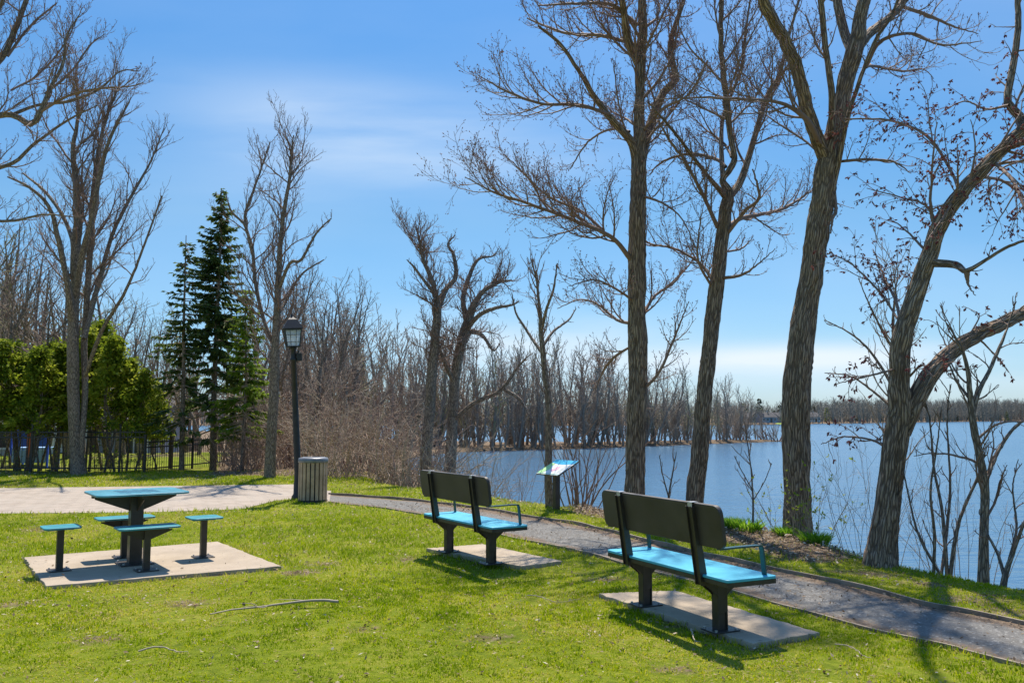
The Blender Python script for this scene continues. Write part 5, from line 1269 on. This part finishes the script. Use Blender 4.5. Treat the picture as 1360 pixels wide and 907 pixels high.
# far wood: one ragged band per kind, along the far shore
def far_wood():
    rg = np.random.default_rng(900); fp = np.array([(-300, 346), (0, 351), (60, 353), (99, 373), (150, 431), (196, 483), (300, 601), (439, 743), (640, 920), (900, 1150)], float)
    tm = MB(); kinds = []
    N_ = 3600
    d = np.concatenate([[0], np.cumsum(np.hypot(*np.diff(fp, axis=0).T))])
    s = rg.uniform(0, d[-1], N_) ; X = np.interp(s, d, fp[:, 0]); Yv = np.interp(s, d, fp[:, 1]); back = 2 + 75 * rg.uniform(0, 1, N_) ** 1.3
    X = X - back * .25; Yv = Yv + back
    near_house = (X / Yv * F + 680 > 990) & (X / Yv * F + 680 < 1085) & (back < 34) & (rg.uniform(size=len(back)) < .75)
    X = X[~near_house]; Yv = Yv[~near_house]; back = back[~near_house]; n_ = len(X)
    Z = height(X, Yv, False)
    H = rg.uniform(6.5, 11, n_) * (1 + .15 * vnoise(X * .02, X * 0, 3)) * np.interp(Yv, [350, 800], [.9, 1.6])
    P = np.zeros((n_, 5, 3)); tt_ = np.linspace(0, 1, 5)
    for k in range(5): P[:, k] = np.stack([X + rg.normal(0, .15, n_), Yv, Z - .3 + H * tt_[k]], 1)
    tr = MB(); tr.tubes(P, np.repeat(np.linspace(.22, .05, 5)[None], n_, 0), 4)
    A, RA = spawn(P, np.repeat(np.linspace(.22, .05, 5)[None], n_, 0), 1.9, .15, 1, 42, .38, 4, .15, .12, .6, .07, rg, 4, .5)
    tr.tubes(A, RA, 3)
    B, RB = spawn(A, RA, 1.6, .2, 1, 42, .5, 3, .15, .1, .8, .06, rg, 2, .3)
    tr.tubes(B, RB, 3)
    o = tr.build('far_wood', m_twig_farwood, fixn=False); tag(o, 'distant brown woods along the far shore of the lake', 'woods', kind='stuff')
    # evergreens and first leaves in between
    M = 120; s = rg.uniform(0, d[-1], M); X = np.interp(s, d, fp[:, 0]); Yv = np.interp(s, d, fp[:, 1]) + rg.uniform(4, 60, M); Z = height(X, Yv, False)
    mb = MB(); H = rg.uniform(5, 12, M)
    per = 160; idx = np.repeat(np.arange(M), per); f = rg.uniform(0, 1, len(idx)) ** .8; r_ = (1 - f) * .22 * H[idx] * np.sqrt(rg.uniform(0, 1, len(idx))); a = rg.uniform(0, 6.28, len(idx))
    pos = np.stack([X[idx] + r_ * np.cos(a), Yv[idx] + r_ * np.sin(a), Z[idx] + .1 * H[idx] + f * .9 * H[idx]], 1)
    dd = unit(np.stack([np.cos(a), np.sin(a), -.3 + 0 * a], 1)); L = rg.uniform(.6, 1.3, len(idx)); kind = rg.uniform(0, 1, M)
    sprays(mb, pos, dd, L, L * .35, rg, np.clip(np.where(kind < .6, .15, .8)[idx] + rg.normal(0, .1, len(idx)), 0, 1), .2)
    o = mb.build('far_evergreens', m_fargreen, fixn=False); tag(o, 'distant dark evergreens and yellow green trees mixed into the far woods', 'woods', kind='stuff')
m_twig_farwood = twig_mat('far_branches', (.20, .18, .145), (.34, .31, .25))
m_fargreen = leaf_mat('far_evergreen', [(0, (.02, .04, .025)), (.5, (.06, .08, .03)), (1, (.22, .26, .05))], .3)
far_wood()
# bright lawn by the far houses
mb = MB(); px_l = [(1028, 400), (1052, 400), (1058, 425), (1035, 425)]
m_lawn = paint_mat('far_lawn', (.22, .32, .03), .9, .1, scale=.2)
pp = [((px - 680) / F * Y_, Y_) for px, Y_ in px_l]; xs2 = [a for a, b in pp]
V = []; nu = 14
for i_ in range(nu):
    for j_ in range(nu):
        u, v = i_ / (nu - 1), j_ / (nu - 1); x = (pp[0][0] * (1 - u) + pp[1][0] * u) * (1 - v) + (pp[3][0] * (1 - u) + pp[2][0] * u) * v; y = pp[0][1] * (1 - v) + pp[2][1] * v
        V.append((x, y, gz(x, y) + .35))
Q = [(i_ * nu + j_, (i_ + 1) * nu + j_, (i_ + 1) * nu + j_ + 1, i_ * nu + j_ + 1) for i_ in range(nu - 1) for j_ in range(nu - 1)]
mb.add(V, np.array(Q), True); o = mb.build('lawn', m_lawn); tag(o, kind='structure')

# ------------------------------------------------------------------ grass, litter, sticks
m_grass = leaf_mat('grass_blades', [(0, (.17, .26, .002)), (.3, (.33, .42, .003)), (.55, (.50, .50, .008)), (.78, (.55, .46, .06)), (1, (.62, .50, .24))], .5, .7)
def grass(name, y0, y1, n_try, hgt, wid, bent, seed, label):
    rg = np.random.default_rng(seed)
    Yv = np.sqrt(rg.uniform(y0 ** 2, y1 ** 2, n_try)); X = rg.uniform(-1, 1, n_try) * (.66 * Yv + 1.0)
    dl = sdist(X, Yv, LAND); keep = dl < .55
    for q in HARD: keep &= sdist(X, Yv, q) > .03 - .03 * rg.uniform(size=n_try)
    for q in PADS: keep &= sdist(X, Yv, q) > .015 - .07 * rg.uniform(size=n_try) ** 4
    lit = litterf(X, Yv); keep &= rg.uniform(size=n_try) > lit * .93
    pt = vnoise(X * 2.2, Yv * 2.2, 17) * .5 + vnoise(X * 5.5, Yv * 5.5, 18) * .5
    keep &= rg.uniform(size=n_try) > .15 + .5 * sstep(0, .8, pt) + .5 * sstep(.1, -.6, vnoise(X * 11, Yv * 11, 95))
    X, Yv, lit, pt = X[keep], Yv[keep], lit[keep], pt[keep]; M = len(X)
    Z = height(X, Yv) - .006
    big = vnoise(X * .7, Yv * .7, 61) * .6 + vnoise(X * 1.9, Yv * 1.9, 62) * .4
    lush = .5 + .5 * vnoise(X * .9, Yv * .9, 64)
    hf = vnoise(X * 11, Yv * 11, 95) * .6 + vnoise(X * 23, Yv * 23, 96) * .4
    H = hgt * (1 + .5 * hf) * rg.uniform(.45, 1.25, M) * (.6 + .7 * lush) ; W = wid * rg.uniform(.7, 1.3, M)
    hd = np.minimum.reduce([np.abs(sdist(X, Yv, q)) for q in PADS + HARD]); H = H * (1 + .5 * sstep(.12, .0, hd))
    cv = np.clip(.33 + .36 * big + .26 * pt - .38 * hf + rg.normal(0, .17, M) + .30 * lit - .08 * lush, 0, .97)
    dry = rg.uniform(size=M) < (.12 + .30 * sstep(-.1, .6, big + .5 * pt)); cv[dry] = rg.uniform(.85, 1, dry.sum()); H[dry] *= .8
    a = rg.uniform(0, 6.28, M); lean = rg.uniform(.1, .9, M); lean[dry] *= 3.2
    dx, dy = np.cos(a), np.sin(a); fa = rg.uniform(0, 6.28, M); sx, sy = np.cos(fa) * W / 2, np.sin(fa) * W / 2
    b = np.stack([X, Yv, Z], 1); s = np.stack([sx, sy, 0 * sx], 1)
    mb = MB()
    if bent:
        m = b + np.stack([dx * H * lean * .35, dy * H * lean * .35, H * .6], 1); t = b + np.stack([dx * H * lean, dy * H * lean, H * (1 - .25 * lean)], 1)
        V = np.stack([b - s, b + s, m + s * .8, m - s * .8, t], 1).reshape(-1, 3); i = (np.arange(M) * 5)[:, None]
        mb.add(V, i + np.array([[0, 1, 2, 3]]), False, c=np.repeat(cv, 5)); mb.f.append((i + np.array([[3, 2, 4]]), False))
    else:
        t = b + np.stack([dx * H * lean, dy * H * lean, H], 1); V = np.stack([b - s, b + s, t], 1).reshape(-1, 3); i = (np.arange(M) * 3)[:, None]
        mb.add(V, i + np.array([[0, 1, 2]]), False, c=np.repeat(cv, 3))
    o = mb.build(name, m_grass, fixn=False); tag(o, label, 'grass', kind='stuff'); print(name, M)
grass('grass', 4.2, 8.5, 330000, .030, .0062, True, 5, 'short mottled yellow green lawn in the foreground')
grass('grass', 8.5, 14.0, 300000, .042, .0085, False, 6, 'short green lawn around the picnic table and the farther bench')
grass('grass', 14.0, 24.5, 260000, .050, .016, False, 7, 'green lawn beyond the plaza and along the bank')

# dry leaves and crumbs lying about
m_leaf = leaf_mat('dead_leaves', [(0, (.08, .055, .035)), (.4, (.22, .15, .09)), (.75, (.38, .28, .19)), (1, (.66, .57, .45))], .2, .7)
def scatter(name, n_try, region, size, label, seed, lift=.012, ymax=24, cvr=(0, 1)):
    rg = np.random.default_rng(seed); Yv = np.sqrt(rg.uniform(4.2 ** 2, ymax ** 2, n_try)); X = rg.uniform(-1, 1, n_try) * (.66 * Yv + 1)
    pr = region(X, Yv); k = rg.uniform(size=n_try) < pr; X, Yv = X[k], Yv[k]; M = len(X); Z = height(X, Yv)
    for q in HARD: Z = np.where(inpoly(X, Yv, q), .006, Z)
    for q in PADS: Z = np.where(inpoly(X, Yv, q), .037, Z)
    c = np.stack([X, Yv, Z + lift * rg.uniform(.3, 1, M)], 1); u = unit(rg.normal(0, 1, (M, 3)) * np.array([1, 1, .35])); v = unit(np.cross(u, rg.normal(0, .35, (M, 3)) + np.array([0, 0, 1])))
    L = (size * rg.uniform(.4, 1.5, M) * (1 + Yv / 20))[:, None]; W = L * rg.uniform(.25, .6, (M, 1)); up = np.array([0, 0, 1]) * L * rg.uniform(0, .25, (M, 1))
    V = np.stack([c - u * L, c - v * W + up, c + u * L + up * .5, c + v * W], 1).reshape(-1, 3)
    mb = MB(); mb.add(V, (np.arange(M) * 4)[:, None] + np.array([[0, 1, 2, 3]]), False, c=np.repeat(rg.uniform(*cvr, M), 4)); o = mb.build(name, m_leaf, fixn=False); tag(o, label, 'leaves', kind='stuff'); print(name, M)
def rl(x, y):
    l = litterf(x, y); r = .16 + .5 * sstep(0, .6, vnoise(x * 1.3, y * 1.3, 91)) * sstep(.0, .6, vnoise(x * 4, y * 4, 92)) + .9 * sstep(.25, .8, l)
    for q in HARD: r = np.where(inpoly(x, y, q), 0, r)
    for q in PADS: r = np.where(inpoly(x, y, q), .03, r)
    return r * (sdist(x, y, LAND) < 1.5)
scatter('leaf_litter', 150000, rl, .011, 'dead leaves and bits strewn through the grass and the beds by the bank', 71, .02)
def rp(x, y):
    ins = inpoly(x, y, PATH); df = dpoly(x, y, PF, False); dn = dpoly(x, y, PN, False)
    return ins * (.22 + .8 * sstep(.35, .0, df) + .3 * sstep(.2, 0, dn) + .4 * sstep(.1, .6, vnoise(x * 1.3, y * 1.3, 77)))
scatter('path_litter', 60000, rp, .010, 'brown leaf bits on the gravel path', 72, .006, 16, (0, .8))
def rbed(x, y): return 1.0 * (sdist(x, y, BED) < .1)
scatter('mulch_chips', 110000, rbed, .013, 'brown leaf and wood chip mulch heaped on the bed along the bank', 73, .05, 18, (0, 1))

# fresh green day lily clumps in the bed
m_lily = leaf_mat('lily_leaves', [(0, (.10, .24, .01)), (.6, (.19, .38, .02)), (1, (.34, .48, .05))], .5, .4)
def lily(px, py, w, seed, label, h=.22):
    rg = np.random.default_rng(seed); x, y = G(px, py); z = gz(x, y); r = tag(empty('daylily_clump', (x, y, z)), label, 'plant', 'fresh green clumps in the mulch bed')
    M = 260; a = rg.uniform(0, 6.28, M); rr = w / 2 * np.sqrt(rg.uniform(0, 1, M)); b = np.stack([rr * np.cos(a), rr * np.sin(a), np.full(M, -.02)], 1)
    H = h * rg.uniform(.55, 1.15, M); ln = rg.uniform(.1, .7, M); a2 = a + rg.normal(0, .6, M); d = np.stack([np.cos(a2) * ln, np.sin(a2) * ln, np.ones(M)], 1); fa = rg.uniform(0, 6.28, M); s = np.stack([np.cos(fa), np.sin(fa), 0 * fa], 1) * .007
    m = b + d * (H * .55)[:, None]; t = b + np.stack([np.cos(a2) * ln * 1.6, np.sin(a2) * ln * 1.6, .95 * np.ones(M)], 1) * H[:, None]
    V = np.stack([b - s, b + s, m + s, m - s, t], 1).reshape(-1, 3); i = (np.arange(M) * 5)[:, None]; mb = MB()
    mb.add(V, i + np.array([[0, 1, 2, 3]]), False, c=np.repeat(rg.uniform(0, 1, M), 5)); mb.f.append((i + np.array([[3, 2, 4]]), False)); mb.build('leaves', m_lily, r, fixn=False)
lily(972, 708, .18, 81, 'small bright green leafy clump, leftmost in the mulch bed just above the nearer bench', .16)
lily(994, 711, .32, 82, 'wide bright green leafy clump below the very small sapling', .18)
lily(1042, 715, .20, 83, 'bright green leafy clump touching the left foot of the thickest trunk', .15)
lily(1083, 725, .30, 84, 'bright green leafy clump at the right foot of the thickest trunk', .17)
lily(966, 698, .22, 85, 'narrow green leafy clump farthest back, against the water', .14)

# fallen sticks
m_stick = twig_mat('dry_stick', (.30, .24, .17), (.48, .40, .30))
def stick(pts, r, label, seed, fork=2):
    rg = np.random.default_rng(seed); g = np.array([G(*q) for q in pts]); c0 = g.mean(0); root = tag(empty('fallen_stick', (c0[0], c0[1], 0)), label, 'stick', 'sticks lying on the lawn')
    c = crom(np.concatenate([g, np.zeros((len(g), 1))], 1), 24); c[:, :2] += rg.normal(0, .004, (24, 2)); c[:, 2] = height(c[:, 0], c[:, 1]) + .030 + r + .012 * np.sin(np.linspace(0, 7, 24)); c[:, :2] -= c0
    mb = MB(); R = r * np.linspace(1, .35, 24); mb.tubes(c, R, 6)
    B, RB = spawn(c[None], R[None], 5 if fork else 1, .25, .9, 30, .28, 6, .12, 0, .6, .0016, rg, .3, .4); B[:, :, 2] = np.minimum(B[:, :, 2], c[:, 2].mean() + .02); B[:, :, 2] = np.maximum(B[:, :, 2], .02)
    mb.tubes(B[:fork + 1], RB[:fork + 1], 4); mb.build('branch', m_stick, root, fixn=False)
stick([(449, 807), (420, 806.5), (350, 811), (310, 815), (278, 823)], .013, 'long pale stick lying on the lawn right of the picnic table pad', 91)
stick([(186, 872), (220, 869), (250, 874)], .006, 'short curved stick on the lawn near the bottom left', 92)
0 and stick([(358, 846), (400, 850), (450, 852)], .005, 'thin stick lying on the lawn below the long pale stick', 93)
stick([(918, 842), (922, 855), (930, 862)], .006, 'small bent twig beside the near side of the nearer bench pad', 94)
stick([(700, 800), (735, 806), (770, 803)], .004, 'thin twig in the grass between the two benches', 95)
0 and stick([(560, 868), (590, 880), (640, 884)], .004, 'thin twig in the foreground grass at the bottom centre', 96)
stick([(1110, 862), (1140, 870), (1160, 882)], .004, 'small twig in the grass at the bottom right', 97)
